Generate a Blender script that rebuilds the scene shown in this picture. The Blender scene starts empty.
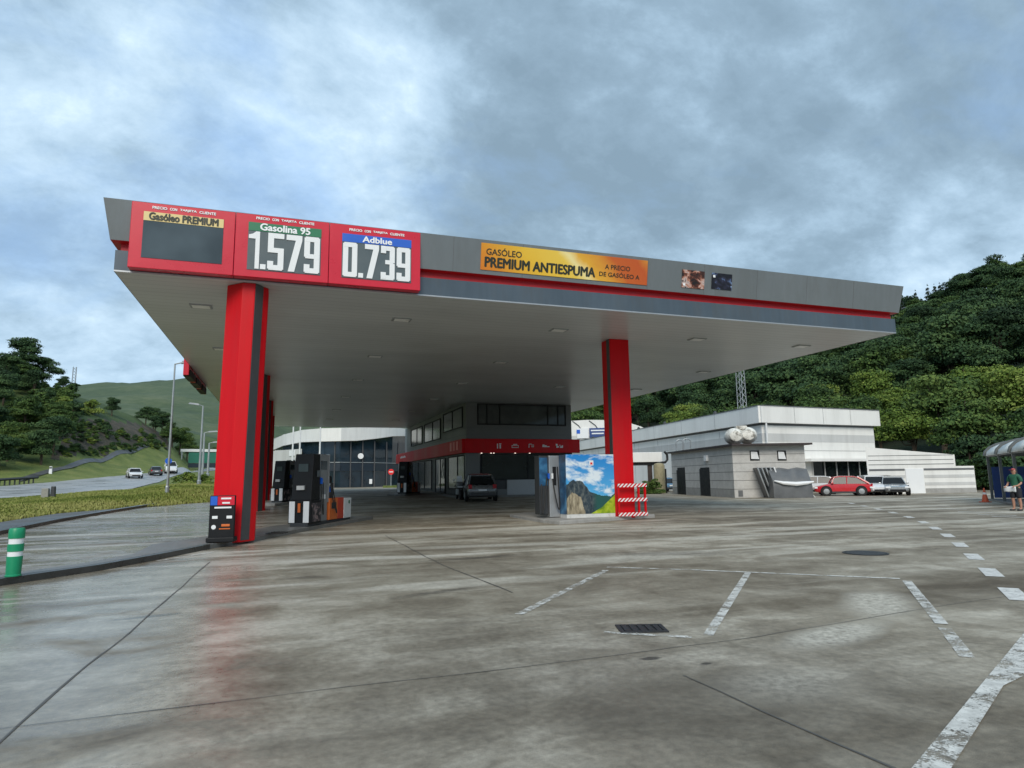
import bpy, bmesh, math, random
import numpy as np
from mathutils import Vector, Matrix, noise
random.seed(7)
S = bpy.context.scene
COL = S.collection
R = math.radians
PI = math.pi

# ------------------------------------------------------------------ camera model (survey)
F_PX, PITCH, ROLL, YAW, EYE = 650.6, .1450, -.0140, .3360, 1.6
_cy, _sy, _cp, _sp = math.cos(YAW), math.sin(YAW), math.cos(PITCH), math.sin(PITCH)
FW = Vector((_sy*_cp, _cy*_cp, _sp)); RT = Vector((_cy, -_sy, 0)); UP = RT.cross(FW)
_r = math.cos(ROLL)*RT + math.sin(ROLL)*UP; _u = -math.sin(ROLL)*RT + math.cos(ROLL)*UP
RT, UP = _r, _u
def ray(u, v): return FW*F_PX + RT*(u-512) - UP*(v-384)
def G(u, v, z=0.0):
    d = ray(u, v); s = (z-EYE)/d.z
    return (d.x*s, d.y*s, z)
def D(u, v, r):
    d = ray(u, v); s = r/math.hypot(d.x, d.y)
    return (d.x*s, d.y*s, EYE+d.z*s)
def AZ(u, v=478):
    d = ray(u, v); return math.degrees(math.atan2(d.x, d.y))
def sm(a, b, t):
    t = min(1, max(0, (t-a)/(b-a))); return t*t*(3-2*t)
def H0(x, y):
    return min(.7, .02*max(0, y-25))*(1-sm(18, 29, x))

# ------------------------------------------------------------------ tagging / objects
def tag(o, label=None, cat=None, group=None, kind=None):
    if label: o['label'] = label
    if cat: o['category'] = cat
    if group: o['group'] = group
    if kind: o['kind'] = kind
    return o
def empty(name, loc, rz=0, label=None, cat=None, group=None):
    o = bpy.data.objects.new(name, None); COL.objects.link(o)
    o.empty_display_size = .2
    o.location = loc; o.rotation_euler = (0, 0, rz)
    return tag(o, label, cat, group)
def children(o): return [c for c in COL.objects if c.parent == o]
def copy_tree(o, parent=None):
    c = o.copy(); COL.objects.link(c); c.parent = parent
    for ch in list(o.children): copy_tree(ch, c)
    return c

class MB:
    def __init__(s): s.v = []; s.f = []; s.m = []; s.mats = []
    def mi(s, mat):
        if mat is None: return 0
        if mat not in s.mats: s.mats.append(mat)
        return s.mats.index(mat)
    def add(s, vs, fs, mat=None):
        n = len(s.v); s.v += [tuple(p) for p in vs]
        k = s.mi(mat)
        for f in fs: s.f.append(tuple(i+n for i in f)); s.m.append(k)
        return s
    def box(s, c, d, rz=0, mat=None, taper=1, M=None):
        x, y, z = [k/2 for k in d]; ca, sa = math.cos(rz), math.sin(rz)
        P = []
        for sz in (-1, 1):
            t = taper if sz > 0 else 1
            for sx, sy in ((-1, -1), (1, -1), (1, 1), (-1, 1)):
                a, b = sx*x*t, sy*y*t
                q = Vector((c[0]+a*ca-b*sa, c[1]+a*sa+b*ca, c[2]+sz*z))
                if M: q = M@q
                P.append(q)
        return s.add(P, [(3, 2, 1, 0), (4, 5, 6, 7), (0, 1, 5, 4), (1, 2, 6, 5), (2, 3, 7, 6), (3, 0, 4, 7)], mat)
    def prism(s, poly, z0, z1, mat=None):
        "poly ccw list of xy; z0/z1 numbers or functions of (x,y)"
        a = sum(poly[i][0]*poly[(i+1) % len(poly)][1]-poly[(i+1) % len(poly)][0]*poly[i][1] for i in range(len(poly)))
        if a < 0: poly = poly[::-1]
        n = len(poly)
        f0 = z0 if callable(z0) else (lambda x, y: z0)
        f1 = z1 if callable(z1) else (lambda x, y: z1)
        P = [(p[0], p[1], f0(p[0], p[1])) for p in poly]+[(p[0], p[1], f1(p[0], p[1])) for p in poly]
        F = [tuple(range(n))[::-1], tuple(range(n, 2*n))]+[(i, (i+1) % n, n+(i+1) % n, n+i) for i in range(n)]
        return s.add(P, F, mat)
    def tube(s, path, r, n=8, mat=None, caps=True):
        path = [Vector(p) for p in path]; rs = r if hasattr(r, '__len__') else [r]*len(path)
        P = []; F = []
        prev = None
        for i, p in enumerate(path):
            t = (path[min(i+1, len(path)-1)]-path[max(i-1, 0)]).normalized()
            if prev is None:
                a = Vector((0, 0, 1)) if abs(t.z) < .9 else Vector((1, 0, 0))
                nrm = t.cross(a).normalized()
            else:
                nrm = (prev-t*prev.dot(t)).normalized()
            prev = nrm; b = t.cross(nrm)
            for k in range(n):
                an = 2*PI*k/n; P.append(p+(nrm*math.cos(an)+b*math.sin(an))*rs[i])
        for i in range(len(path)-1):
            for k in range(n):
                F.append((i*n+k, i*n+(k+1) % n, (i+1)*n+(k+1) % n, (i+1)*n+k))
        if caps:
            F.append(tuple(range(n))[::-1]); F.append(tuple((len(path)-1)*n+k for k in range(n)))
        return s.add(P, F, mat)
    def lathe(s, prof, c=(0, 0, 0), n=16, axis='z', mat=None):
        P = []; F = []
        for (r, h) in prof:
            for k in range(n):
                a = 2*PI*k/n; x, y = r*math.cos(a), r*math.sin(a)
                q = (x, y, h) if axis == 'z' else ((h, x, y) if axis == 'x' else (y, h, x))
                P.append((q[0]+c[0], q[1]+c[1], q[2]+c[2]))
        m = len(prof)
        for i in range(m-1):
            for k in range(n):
                F.append((i*n+k, i*n+(k+1) % n, (i+1)*n+(k+1) % n, (i+1)*n+k))
        F.append(tuple(range(n))[::-1]); F.append(tuple((m-1)*n+k for k in range(n)))
        return s.add(P, F, mat)
    def quad(s, a, b, c, d, mat=None): return s.add([a, b, c, d], [(0, 1, 2, 3)], mat)
    def plate(s, a, b, c, d, t, mat=None):
        "thick quad, extruded along its normal by t"
        A, B, C, Dd = map(Vector, (a, b, c, d)); n = (B-A).cross(Dd-A).normalized()*t
        P = [A, B, C, Dd, A+n, B+n, C+n, Dd+n]
        return s.add(P, [(3, 2, 1, 0), (4, 5, 6, 7), (0, 1, 5, 4), (1, 2, 6, 5), (2, 3, 7, 6), (3, 0, 4, 7)], mat)
    def build(s, name, mat=None, parent=None, smooth=False, bevel=0, fix=False):
        me = bpy.data.meshes.new(name); me.from_pydata(s.v, [], s.f)
        if mat is not None and not s.mats: me.materials.append(mat)
        else:
            for m in s.mats: me.materials.append(m)
            me.polygons.foreach_set('material_index', s.m)
        if fix:
            bm = bmesh.new(); bm.from_mesh(me); bmesh.ops.recalc_face_normals(bm, faces=bm.faces); bm.to_mesh(me); bm.free()
        if smooth:
            me.polygons.foreach_set('use_smooth', [True]*len(me.polygons))
            try: me.set_sharp_from_angle(angle=R(38))
            except Exception: pass
        me.update()
        o = bpy.data.objects.new(name, me); COL.objects.link(o)
        if parent is not None: o.parent = parent
        if bevel:
            b = o.modifiers.new('bevel', 'BEVEL'); b.width = bevel; b.segments = 2; b.limit_method = 'ANGLE'; b.angle_limit = R(40)
        return o
def boxo(name, c, d, mat, parent=None, rz=0, bevel=0): return MB().box(c, d, rz).build(name, mat, parent, bevel=bevel)

# ------------------------------------------------------------------ materials
def newmat(name):
    m = bpy.data.materials.new(name); m.use_nodes = True
    nt = m.node_tree; b = nt.nodes['Principled BSDF']
    return m, nt, b
def N(nt, t, **k):
    n = nt.nodes.new(t)
    for a, v in k.items():
        if a == 'inp':
            for i, x in v.items(): n.inputs[i].default_value = x
        else: setattr(n, a, v)
    return n
def L(nt, a, b): nt.links.new(a, b)
def ramp(nt, fac, stops, interp='LINEAR'):
    r = N(nt, 'ShaderNodeValToRGB'); r.color_ramp.interpolation = interp
    while len(r.color_ramp.elements) > 1: r.color_ramp.elements.remove(r.color_ramp.elements[-1])
    for i, (p, c) in enumerate(stops):
        e = r.color_ramp.elements[0] if i == 0 else r.color_ramp.elements.new(p)
        e.position = p; e.color = (c if len(c) == 4 else (*c, 1)) if hasattr(c, '__len__') else (c, c, c, 1)
    if fac is not None: L(nt, fac, r.inputs[0])
    return r
def mixc(nt, fac, a, b, mode='MIX'):
    m = N(nt, 'ShaderNodeMix', data_type='RGBA', blend_type=mode)
    for sk, x in ((m.inputs[0], fac), (m.inputs[6], a), (m.inputs[7], b)):
        if hasattr(x, 'is_linked') or hasattr(x, 'links'): L(nt, x, sk)
        else: sk.default_value = x if not hasattr(x, '__len__') or len(x) == 4 else (*x, 1)
    return m.outputs[2]
def math_(nt, op, a, b=0.0, c=None):
    m = N(nt, 'ShaderNodeMath', operation=op)
    for i, x in enumerate((a, b) if c is None else (a, b, c)):
        if hasattr(x, 'links'): L(nt, x, m.inputs[i])
        else: m.inputs[i].default_value = x
    return m.outputs[0]
def tnoise(nt, vec, scale, detail=5, rough=.55, dist=0):
    n = N(nt, 'ShaderNodeTexNoise'); n.inputs['Scale'].default_value = scale; n.inputs['Detail'].default_value = detail
    n.inputs['Roughness'].default_value = rough; n.inputs['Distortion'].default_value = dist
    if vec is not None: L(nt, vec, n.inputs['Vector'])
    return n.outputs[0]
def vmap(nt, vec, scale=(1, 1, 1), rot=(0, 0, 0), loc=(0, 0, 0)):
    m = N(nt, 'ShaderNodeMapping'); m.inputs['Scale'].default_value = scale; m.inputs['Rotation'].default_value = rot
    m.inputs['Location'].default_value = loc; L(nt, vec, m.inputs['Vector']); return m.outputs[0]
def mat(name, col, rough=.6, metal=0, var=.18, scale=3, bump=0, dirt=0, coat=0, spec=.5, streak=False):
    """plain procedural surface: colour varied by noise, optional grime, optional bump"""
    m, nt, b = newmat(name)
    tc = N(nt, 'ShaderNodeNewGeometry').outputs['Position']
    if streak: tc = vmap(nt, tc, (1, 1, .15))
    n1 = tnoise(nt, tc, scale)
    n2 = tnoise(nt, tc, scale*9, 4)
    k = math_(nt, 'ADD', math_(nt, 'MULTIPLY', n1, .65), math_(nt, 'MULTIPLY', n2, .35))
    r = ramp(nt, k, [(.3, tuple(c*(1-var) for c in col)), (.7, tuple(min(1, c*(1+var)) for c in col))])
    out = r.outputs[0]
    if dirt:
        d = ramp(nt, tnoise(nt, tc, scale*1.7, 8, .7), [(.49, 0.0), (.61, 1.0)])
        out = mixc(nt, math_(nt, 'MULTIPLY', d.outputs[0], dirt), out, (.10, .085, .06))
    L(nt, out, b.inputs['Base Color'])
    b.inputs['Metallic'].default_value = metal
    rr = ramp(nt, n1, [(.25, max(.02, rough*.8)), (.75, min(1, rough*1.2))]); L(nt, rr.outputs[0], b.inputs['Roughness'])
    b.inputs['Coat Weight'].default_value = coat
    b.inputs['Coat Roughness'].default_value = .08
    b.inputs['Specular IOR Level'].default_value = spec
    if bump:
        bp = N(nt, 'ShaderNodeBump'); bp.inputs['Strength'].default_value = bump; bp.inputs['Distance'].default_value = .02
        L(nt, n2, bp.inputs['Height']); L(nt, bp.outputs[0], b.inputs['Normal'])
    return m
def emis(name, col, s):
    m, nt, b = newmat(name); b.inputs['Base Color'].default_value = (*col, 1)
    b.inputs['Emission Color'].default_value = (*col, 1); b.inputs['Emission Strength'].default_value = s; return m
def glass(name, col=(.012, .016, .018), rough=.04, wavy=.02):
    m, nt, b = newmat(name)
    tc = N(nt, 'ShaderNodeNewGeometry').outputs['Position']
    r = ramp(nt, tnoise(nt, tc, .6, 3), [(.3, tuple(c*.6 for c in col)), (.7, tuple(c*1.6 for c in col))])
    L(nt, r.outputs[0], b.inputs['Base Color']); b.inputs['Roughness'].default_value = rough
    b.inputs['Specular IOR Level'].default_value = .6
    bp = N(nt, 'ShaderNodeBump'); bp.inputs['Strength'].default_value = wavy; bp.inputs['Distance'].default_value = .3
    L(nt, tnoise(nt, tc, .8, 2), bp.inputs['Height']); L(nt, bp.outputs[0], b.inputs['Normal'])
    return m

M = {}
M['red'] = mat('red_cladding', (.62, .002, .008), .48, var=.10, scale=.5, spec=.25, streak=True, dirt=.10)
M['red_sign'] = mat('red_sign_face', (.60, .012, .035), .3, var=.06, scale=1)
M['red_dark'] = mat('red_groove', (.42, .005, .012), .5, var=.1)
M['grey_strip'] = mat('grey_strip', (.065, .065, .068), .5, var=.12)
M['fascia_up'] = mat('fascia_grey', (.19, .21, .22), .42, metal=.25, var=.10, scale=.6, streak=True, dirt=.14)
M['fascia_low'] = mat('fascia_dark', (.075, .10, .125), .32, metal=.15, var=.22, scale=.6, streak=True, dirt=.2)
M['white'] = mat('white_paint', (.72, .73, .73), .5, var=.05, dirt=.06)
M['white_old'] = mat('white_cladding', (.80, .79, .76), .5, var=.06, scale=.4, streak=True, dirt=.09)
M['white_new'] = mat('white_door', (.78, .79, .8), .5, var=.03)
M['grey_clad'] = mat('grey_cladding', (.56, .56, .55), .55, var=.08, scale=.4, streak=True, dirt=.12)
M['grey_line'] = mat('grey_joint', (.13, .135, .14), .6)
M['sign_white'] = mat('sign_white', (.80, .81, .82), .45, var=.02)
M['black'] = mat('black_plastic', (.010, .011, .013), .55, var=.2, spec=.25)
M['dark'] = mat('dark_grey', (.035, .038, .042), .5, var=.2)
M['rubber'] = mat('rubber', (.018, .018, .018), .75, var=.2)
M['silver'] = mat('silver_metal', (.42, .43, .44), .35, metal=.6, var=.1)
M['steel'] = mat('galvanised_steel', (.36, .38, .39), .45, metal=.5, var=.15)
M['orange'] = mat('orange_panel', (.62, .14, .025), .45, var=.1)
M['redorange'] = mat('red_orange_panel', (.55, .05, .02), .45, var=.1)
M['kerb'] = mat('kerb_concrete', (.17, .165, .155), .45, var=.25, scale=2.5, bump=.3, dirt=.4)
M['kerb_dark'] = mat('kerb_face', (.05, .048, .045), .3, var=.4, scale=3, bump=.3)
M['island'] = mat('island_concrete', (.36, .35, .33), .55, var=.15, scale=2, bump=.25, dirt=.2)
M['plinth'] = mat('plinth_white', (.62, .62, .60), .5, var=.08, dirt=.2)
M['block'] = mat('block_wall', (.52, .51, .49), .8, var=.14, scale=1.3, bump=.3, dirt=.12)
M['block_dark'] = mat('block_wall_damp', (.34, .335, .32), .8, var=.18, scale=1.3, bump=.3, dirt=.15)
M['mortar'] = mat('block_joint', (.13, .125, .12), .9)
M['shop'] = mat('shop_panel', (.15, .155, .155), .45, var=.08, scale=.5)
M['shop_low'] = mat('shop_low_panel', (.42, .43, .44), .5, var=.08, scale=.5)
M['concrete_wall'] = mat('concrete_wall', (.40, .40, .39), .7, var=.12, scale=.8, bump=.2)
M['glass'] = glass('window_glass')
M['glass_soft'] = glass('office_glass', (.035, .042, .042), .12)
M['glass_blue'] = glass('showroom_glass', (.010, .02, .03), .06)
M['carglass'] = glass('car_glass', (.012, .014, .016), .10, 0); M['carglass'].node_tree.nodes['Principled BSDF'].inputs['Specular IOR Level'].default_value = .28
M['navy'] = mat('navy_band', (.012, .022, .035), .4, var=.15)
M['green_b'] = mat('green_bollard', (.008, .26, .12), .4, var=.08)
M['green_s'] = mat('green_header', (.01, .17, .075), .4, var=.03)
M['blue_s'] = mat('blue_header', (.012, .11, .55), .4, var=.03)
M['gold_s'] = mat('gold_header', (.72, .56, .24), .4, var=.03)
M['text_dark'] = mat('dark_lettering', (.025, .03, .02), .5, var=.05)
M['text_white'] = mat('white_lettering', (.85, .86, .87), .5, var=.02)
M['screen'] = glass('display_glass', (.045, .06, .068), .08, 0)
M['screen_dark'] = mat('display_dark', (.085, .11, .12), .35, var=.06)
M['rust'] = mat('rust', (.10, .06, .035), .9, var=.4)
M['rust_dark'] = mat('roof_edge', (.045, .035, .035), .8, var=.3)
M['skin'] = mat('skin', (.42, .22, .15), .55, var=.06)
M['green_shirt'] = mat('green_cloth', (.015, .10, .055), .8, var=.15, scale=8)
M['cloth_dark'] = mat('dark_cloth', (.015, .016, .022), .85, var=.2, scale=8)
M['cap'] = mat('pink_cap', (.45, .10, .10), .8, var=.1)
M['blue_panel'] = mat('blue_panel', (.02, .06, .22), .5, var=.12, scale=1.2, dirt=.1)
M['cone'] = mat('cone_orange', (.55, .10, .04), .5)
M['shelter'] = mat('shelter_post', (.14, .145, .14), .5, metal=.3, var=.15)
M['canvas'] = mat('shelter_roof', (.85, .86, .82), .5, var=.08, dirt=.12, scale=1.5)
M['trunk'] = mat('bark', (.09, .065, .045), .9, var=.3, scale=6, bump=.4)
M['tarp'] = mat('grey_tarp', (.12, .125, .13), .4, var=.2, scale=2, bump=.4)
M['iron'] = mat('cast_iron', (.03, .032, .035), .5, metal=.3, var=.3, scale=20)
M['beige'] = mat('beige_tank', (.32, .28, .17), .7, var=.15, dirt=.3)
M['brown'] = mat('brown_post', (.05, .035, .03), .8, var=.2)
M['tarstrip'] = mat('joint_sealant', (.085, .08, .072), .55, var=.3, scale=6)
M['granite'] = mat('marker_stone', (.30, .29, .26), .85, var=.2)

def paint(name, col, metal=.0):
    return mat(name, col, .28, metal=metal, var=.03, coat=.7)

# canopy soffit: narrow metal slats with joints
def soffit_mat():
    m, nt, b = newmat('soffit_slats')
    p = N(nt, 'ShaderNodeNewGeometry').outputs['Position']
    w = N(nt, 'ShaderNodeTexWave', wave_type='BANDS', bands_direction='Y'); w.inputs['Scale'].default_value = .82
    L(nt, p, w.inputs['Vector'])
    r = ramp(nt, w.outputs[0], [(0, .35), (.08, 1.0), (1, 1.0)])
    n = ramp(nt, tnoise(nt, vmap(nt, p, (.25, 1.2, 1)), .5, 4), [(.3, (.52, .545, .55)), (.7, (.62, .645, .65))])
    c = mixc(nt, .26, n.outputs[0], r.outputs[0], 'MULTIPLY')
    st = ramp(nt, tnoise(nt, p, .35, 7, .7), [(.52, 0.0), (.7, 1.0)])
    c = mixc(nt, math_(nt, 'MULTIPLY', st.outputs[0], .12), c, (.16, .14, .11))
    L(nt, c, b.inputs['Base Color']); b.inputs['Roughness'].default_value = .32
    bp = N(nt, 'ShaderNodeBump'); bp.inputs['Strength'].default_value = .3; bp.inputs['Distance'].default_value = .02
    L(nt, r.outputs[0], bp.inputs['Height']); L(nt, bp.outputs[0], b.inputs['Normal'])
    return m
M['soffit'] = soffit_mat()

# forecourt: patchy damp concrete
def blob(nt, P, cx, cy, rx, ry, rot, soft, wob):
    "soft ellipse mask in world xy with a ragged edge"
    v = vmap(nt, P, (1, 1, 0), (0, 0, 0), (-cx, -cy, 0))
    v = vmap(nt, v, (1, 1, 1), (0, 0, -rot)); v = vmap(nt, v, (1/rx, 1/ry, 0))
    l = N(nt, 'ShaderNodeVectorMath', operation='LENGTH'); L(nt, v, l.inputs[0])
    d = math_(nt, 'ADD', l.outputs['Value'], math_(nt, 'MULTIPLY', math_(nt, 'SUBTRACT', wob, .5), 1.6))
    return ramp(nt, d, [(max(0, .8-soft), 1.0), (.99, 0.0)]).outputs[0]
def concrete_mat():
    m, nt, b = newmat('damp_concrete')
    P = N(nt, 'ShaderNodeNewGeometry').outputs['Position']
    big = tnoise(nt, P, .16, 4, .55, .6)
    mid = tnoise(nt, P, .9, 6, .6, .8)
    fine = tnoise(nt, P, 14, 6, .65)
    grit = tnoise(nt, P, 160, 3, .6)
    # wind-dried / tyre-swept streaks running across the yard
    st = tnoise(nt, vmap(nt, P, (.17, 1.1, 1), (0, 0, R(14))), .75, 6, .62, .5)
    st2 = tnoise(nt, vmap(nt, P, (.10, .75, 1), (0, 0, R(-22))), .8, 6, .6, .6)
    mid2 = tnoise(nt, P, 2.6, 7, .62, .5)
    k = math_(nt, 'ADD', math_(nt, 'MULTIPLY', big, .27), math_(nt, 'MULTIPLY', mid, .24))
    k = math_(nt, 'ADD', k, math_(nt, 'MULTIPLY', mid2, .11))
    k = math_(nt, 'ADD', k, math_(nt, 'MULTIPLY', st, .22)); k = math_(nt, 'ADD', k, math_(nt, 'MULTIPLY', st2, .16))
    col = ramp(nt, k, [(.39, (.105, .085, .060)), (.455, (.185, .158, .117)), (.51, (.275, .243, .188)), (.575, (.46, .42, .345))]).outputs[0]
    # dry pale streaks
    dry = ramp(nt, st, [(.53, 0.0), (.62, 1.0)]).outputs[0]
    sep = N(nt, 'ShaderNodeSeparateXYZ'); L(nt, P, sep.inputs[0])
    yb = ramp(nt, math_(nt, 'DIVIDE', sep.outputs[1], 60.0), [(.10, 0.0), (.26, 1.0), (.40, 1.0), (.62, .2)]).outputs[0]
    dry = math_(nt, 'MULTIPLY', dry, yb)
    col = mixc(nt, math_(nt, 'MULTIPLY', dry, .7), col, (.52, .495, .43))
    # laitance patches with their own outline
    wob = math_(nt, 'ADD', math_(nt, 'MULTIPLY', mid, .6), math_(nt, 'MULTIPLY', fine, .4))
    for (cx, cy, rx, ry, rot, soft, a) in ((5.3, 5.4, 1.05, .34, R(16), .35, .85), (7.0, 6.45, 1.45, .5, R(42), .45, .8), (3.75, 4.35, .8, .5, R(10), .6, .55), (-.2, 13.8, 2.0, .5, R(30), .5, .4),
                                           (-3.6, 6.0, 1.6, .5, R(60), .5, .45), (4.0, 19.8, 9.0, .9, R(6), .6, .80), (5.4, 15.4, 4.2, .5, R(-6), .6, .65), (-.6, 16.0, 2.4, .35, R(20), .6, .55), (.5, 11.2, 1.6, .22, R(16), .6, .4),
                                           (2.0, 17.4, 3.2, .35, R(14), .6, .75), (10.5, 17.6, 4.5, .6, R(-12), .6, .65), (18, 22, 6, .9, R(-14), .6, .5)):
        w = blob(nt, P, cx, cy, rx, ry, rot, soft, wob)
        w = math_(nt, 'MULTIPLY', w, ramp(nt, fine, [(.3, .45), (.6, 1.0)]).outputs[0])
        col = mixc(nt, math_(nt, 'MULTIPLY', w, a), col, (.56, .53, .455))
    # oil and tyre marks, plus a broad darker ellipse across the near foreground
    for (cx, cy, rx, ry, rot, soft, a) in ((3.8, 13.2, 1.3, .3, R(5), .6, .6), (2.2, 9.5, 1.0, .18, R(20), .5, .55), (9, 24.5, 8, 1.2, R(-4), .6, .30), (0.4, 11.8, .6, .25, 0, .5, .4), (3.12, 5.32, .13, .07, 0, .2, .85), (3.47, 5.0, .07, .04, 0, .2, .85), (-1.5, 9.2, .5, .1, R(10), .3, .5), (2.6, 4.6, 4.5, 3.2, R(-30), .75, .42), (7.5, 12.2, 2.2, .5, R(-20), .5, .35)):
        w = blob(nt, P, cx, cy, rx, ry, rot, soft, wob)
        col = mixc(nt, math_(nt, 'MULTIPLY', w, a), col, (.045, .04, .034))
    # fine mottling and grit
    fm = ramp(nt, fine, [(.30, .60), (.5, 1.0), (.70, 1.38)]).outputs[0]
    col = mixc(nt, .48, col, fm, 'MULTIPLY')
    gm = ramp(nt, grit, [(.32, .55), (.5, 1.0), (.7, 1.5)]).outputs[0]
    col = mixc(nt, .5, col, gm, 'MULTIPLY')
    # hairline cracks
    vo = N(nt, 'ShaderNodeTexVoronoi', feature='DISTANCE_TO_EDGE'); vo.inputs['Scale'].default_value = .16
    pv = N(nt, 'ShaderNodeVectorMath', operation='ADD'); nn = N(nt, 'ShaderNodeTexNoise'); nn.inputs['Scale'].default_value = 1.2; L(nt, P, nn.inputs['Vector'])
    sc = N(nt, 'ShaderNodeVectorMath', operation='SCALE'); sc.inputs['Scale'].default_value = .9; L(nt, nn.outputs[1], sc.inputs[0])
    L(nt, P, pv.inputs[0]); L(nt, sc.outputs[0], pv.inputs[1]); L(nt, pv.outputs[0], vo.inputs['Vector'])
    cr = ramp(nt, vo.outputs[0], [(.0, 1.0), (.0022, 0.0)]).outputs[0]
    cr = math_(nt, 'MULTIPLY', cr, ramp(nt, big, [(.5, 0.0), (.6, .8)]).outputs[0])
    col = mixc(nt, math_(nt, 'MULTIPLY', cr, .6), col, (.05, .045, .04))
    L(nt, col, b.inputs['Base Color'])
    # dampness -> gloss: strongest on the left of the yard
    left = ramp(nt, math_(nt, 'ADD', math_(nt, 'MULTIPLY', sep.outputs[0], -.06), .58), [(.25, 0.0), (.75, 1.0)]).outputs[0]
    wet = ramp(nt, math_(nt, 'ADD', math_(nt, 'MULTIPLY', st2, .6), math_(nt, 'MULTIPLY', mid, .4)), [(.34, 0.0), (.50, 1.0)]).outputs[0]
    wl = math_(nt, 'MULTIPLY', wet, math_(nt, 'ADD', math_(nt, 'MULTIPLY', left, .78), .22))
    ro = math_(nt, 'SUBTRACT', .78, math_(nt, 'MULTIPLY', wl, .62))
    ro = math_(nt, 'ADD', ro, math_(nt, 'MULTIPLY', math_(nt, 'SUBTRACT', fine, .5), .18))
    ro = math_(nt, 'ADD', ro, math_(nt, 'MULTIPLY', dry, .15))
    L(nt, ro, b.inputs['Roughness']); L(nt, math_(nt, 'ADD', math_(nt, 'MULTIPLY', left, .38), .22), b.inputs['Specular IOR Level'])
    hh = math_(nt, 'ADD', math_(nt, 'MULTIPLY', grit, .5), fine)
    bp = N(nt, 'ShaderNodeBump'); bp.inputs['Distance'].default_value = .006
    L(nt, math_(nt, 'SUBTRACT', .55, math_(nt, 'MULTIPLY', wl, .45)), bp.inputs['Strength'])
    L(nt, hh, bp.inputs['Height']); L(nt, bp.outputs[0], b.inputs['Normal'])
    return m
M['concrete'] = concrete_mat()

def asphalt(name, c=.05, wet=.3):
    m, nt, b = newmat(name); P = N(nt, 'ShaderNodeNewGeometry').outputs['Position']
    k = tnoise(nt, vmap(nt, P, (.3, .6, 1)), .8, 6)
    r = ramp(nt, k, [(.3, (c*.7,)*3), (.7, (c*1.35, c*1.35, c*1.33))])
    g = ramp(nt, tnoise(nt, P, 60, 3), [(.3, .7), (.7, 1.25)])
    L(nt, mixc(nt, .5, r.outputs[0], g.outputs[0], 'MULTIPLY'), b.inputs['Base Color'])
    rr = ramp(nt, k, [(.35, wet), (.65, min(1, wet+.35))]); L(nt, rr.outputs[0], b.inputs['Roughness'])
    bp = N(nt, 'ShaderNodeBump'); bp.inputs['Strength'].default_value = .3; bp.inputs['Distance'].default_value = .005
    L(nt, tnoise(nt, P, 90, 3), bp.inputs['Height']); L(nt, bp.outputs[0], b.inputs['Normal'])
    return m
M['asphalt'] = asphalt('service_asphalt', .085, .35)
M['highway'] = asphalt('highway_asphalt', .30, .2)
def worn_paint(name, thresh=.5, col=(.78, .77, .72)):
    m, nt, b = newmat(name); P = N(nt, 'ShaderNodeNewGeometry').outputs['Position']
    k = math_(nt, 'ADD', math_(nt, 'MULTIPLY', tnoise(nt, P, 5, 7, .7), .6), math_(nt, 'MULTIPLY', tnoise(nt, P, 45, 5, .7), .4))
    a = ramp(nt, k, [(thresh-.04, .10), (thresh+.03, .88)])
    c = ramp(nt, tnoise(nt, P, 12, 5), [(.3, tuple(x*.62 for x in col)), (.65, col)])
    L(nt, c.outputs[0], b.inputs['Base Color']); L(nt, a.outputs[0], b.inputs['Alpha']); b.inputs['Roughness'].default_value = .55
    return m
M['line_solid'] = worn_paint('road_paint', .48)
M['line_dash'] = worn_paint('road_paint_bright', .41, (.82, .81, .77))
M['line_worn'] = worn_paint('road_paint_worn', .515)

def grass_mat(name, c1, c2, c3, scale=.35, fine=8):
    m, nt, b = newmat(name); P = N(nt, 'ShaderNodeNewGeometry').outputs['Position']
    k = math_(nt, 'ADD', math_(nt, 'MULTIPLY', tnoise(nt, P, scale, 6, .6), .6), math_(nt, 'MULTIPLY', tnoise(nt, P, scale*fine, 5, .7), .4))
    r = ramp(nt, k, [(.33, c1), (.5, c2), (.66, c3)])
    L(nt, r.outputs[0], b.inputs['Base Color']); b.inputs['Roughness'].default_value = .9
    bp = N(nt, 'ShaderNodeBump'); bp.inputs['Strength'].default_value = .8; bp.inputs['Distance'].default_value = .3
    L(nt, tnoise(nt, P, scale*fine, 5, .7), bp.inputs['Height']); L(nt, bp.outputs[0], b.inputs['Normal'])
    return m
M['verge'] = grass_mat('verge_grass', (.075, .11, .024), (.15, .19, .042), (.25, .25, .08), .3, 12)
M['hill'] = grass_mat('hill_grass', (.030, .056, .026), (.060, .092, .040), (.11, .135, .068), .016, 12)
M['scrub'] = grass_mat('scrub', (.02, .04, .012), (.05, .085, .02), (.11, .15, .035), .06, 14)
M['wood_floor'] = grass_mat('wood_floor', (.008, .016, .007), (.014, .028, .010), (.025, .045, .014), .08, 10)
M['rock'] = grass_mat('cut_rock', (.025, .032, .016), (.07, .058, .040), (.15, .115, .08), .35, 6)

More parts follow.
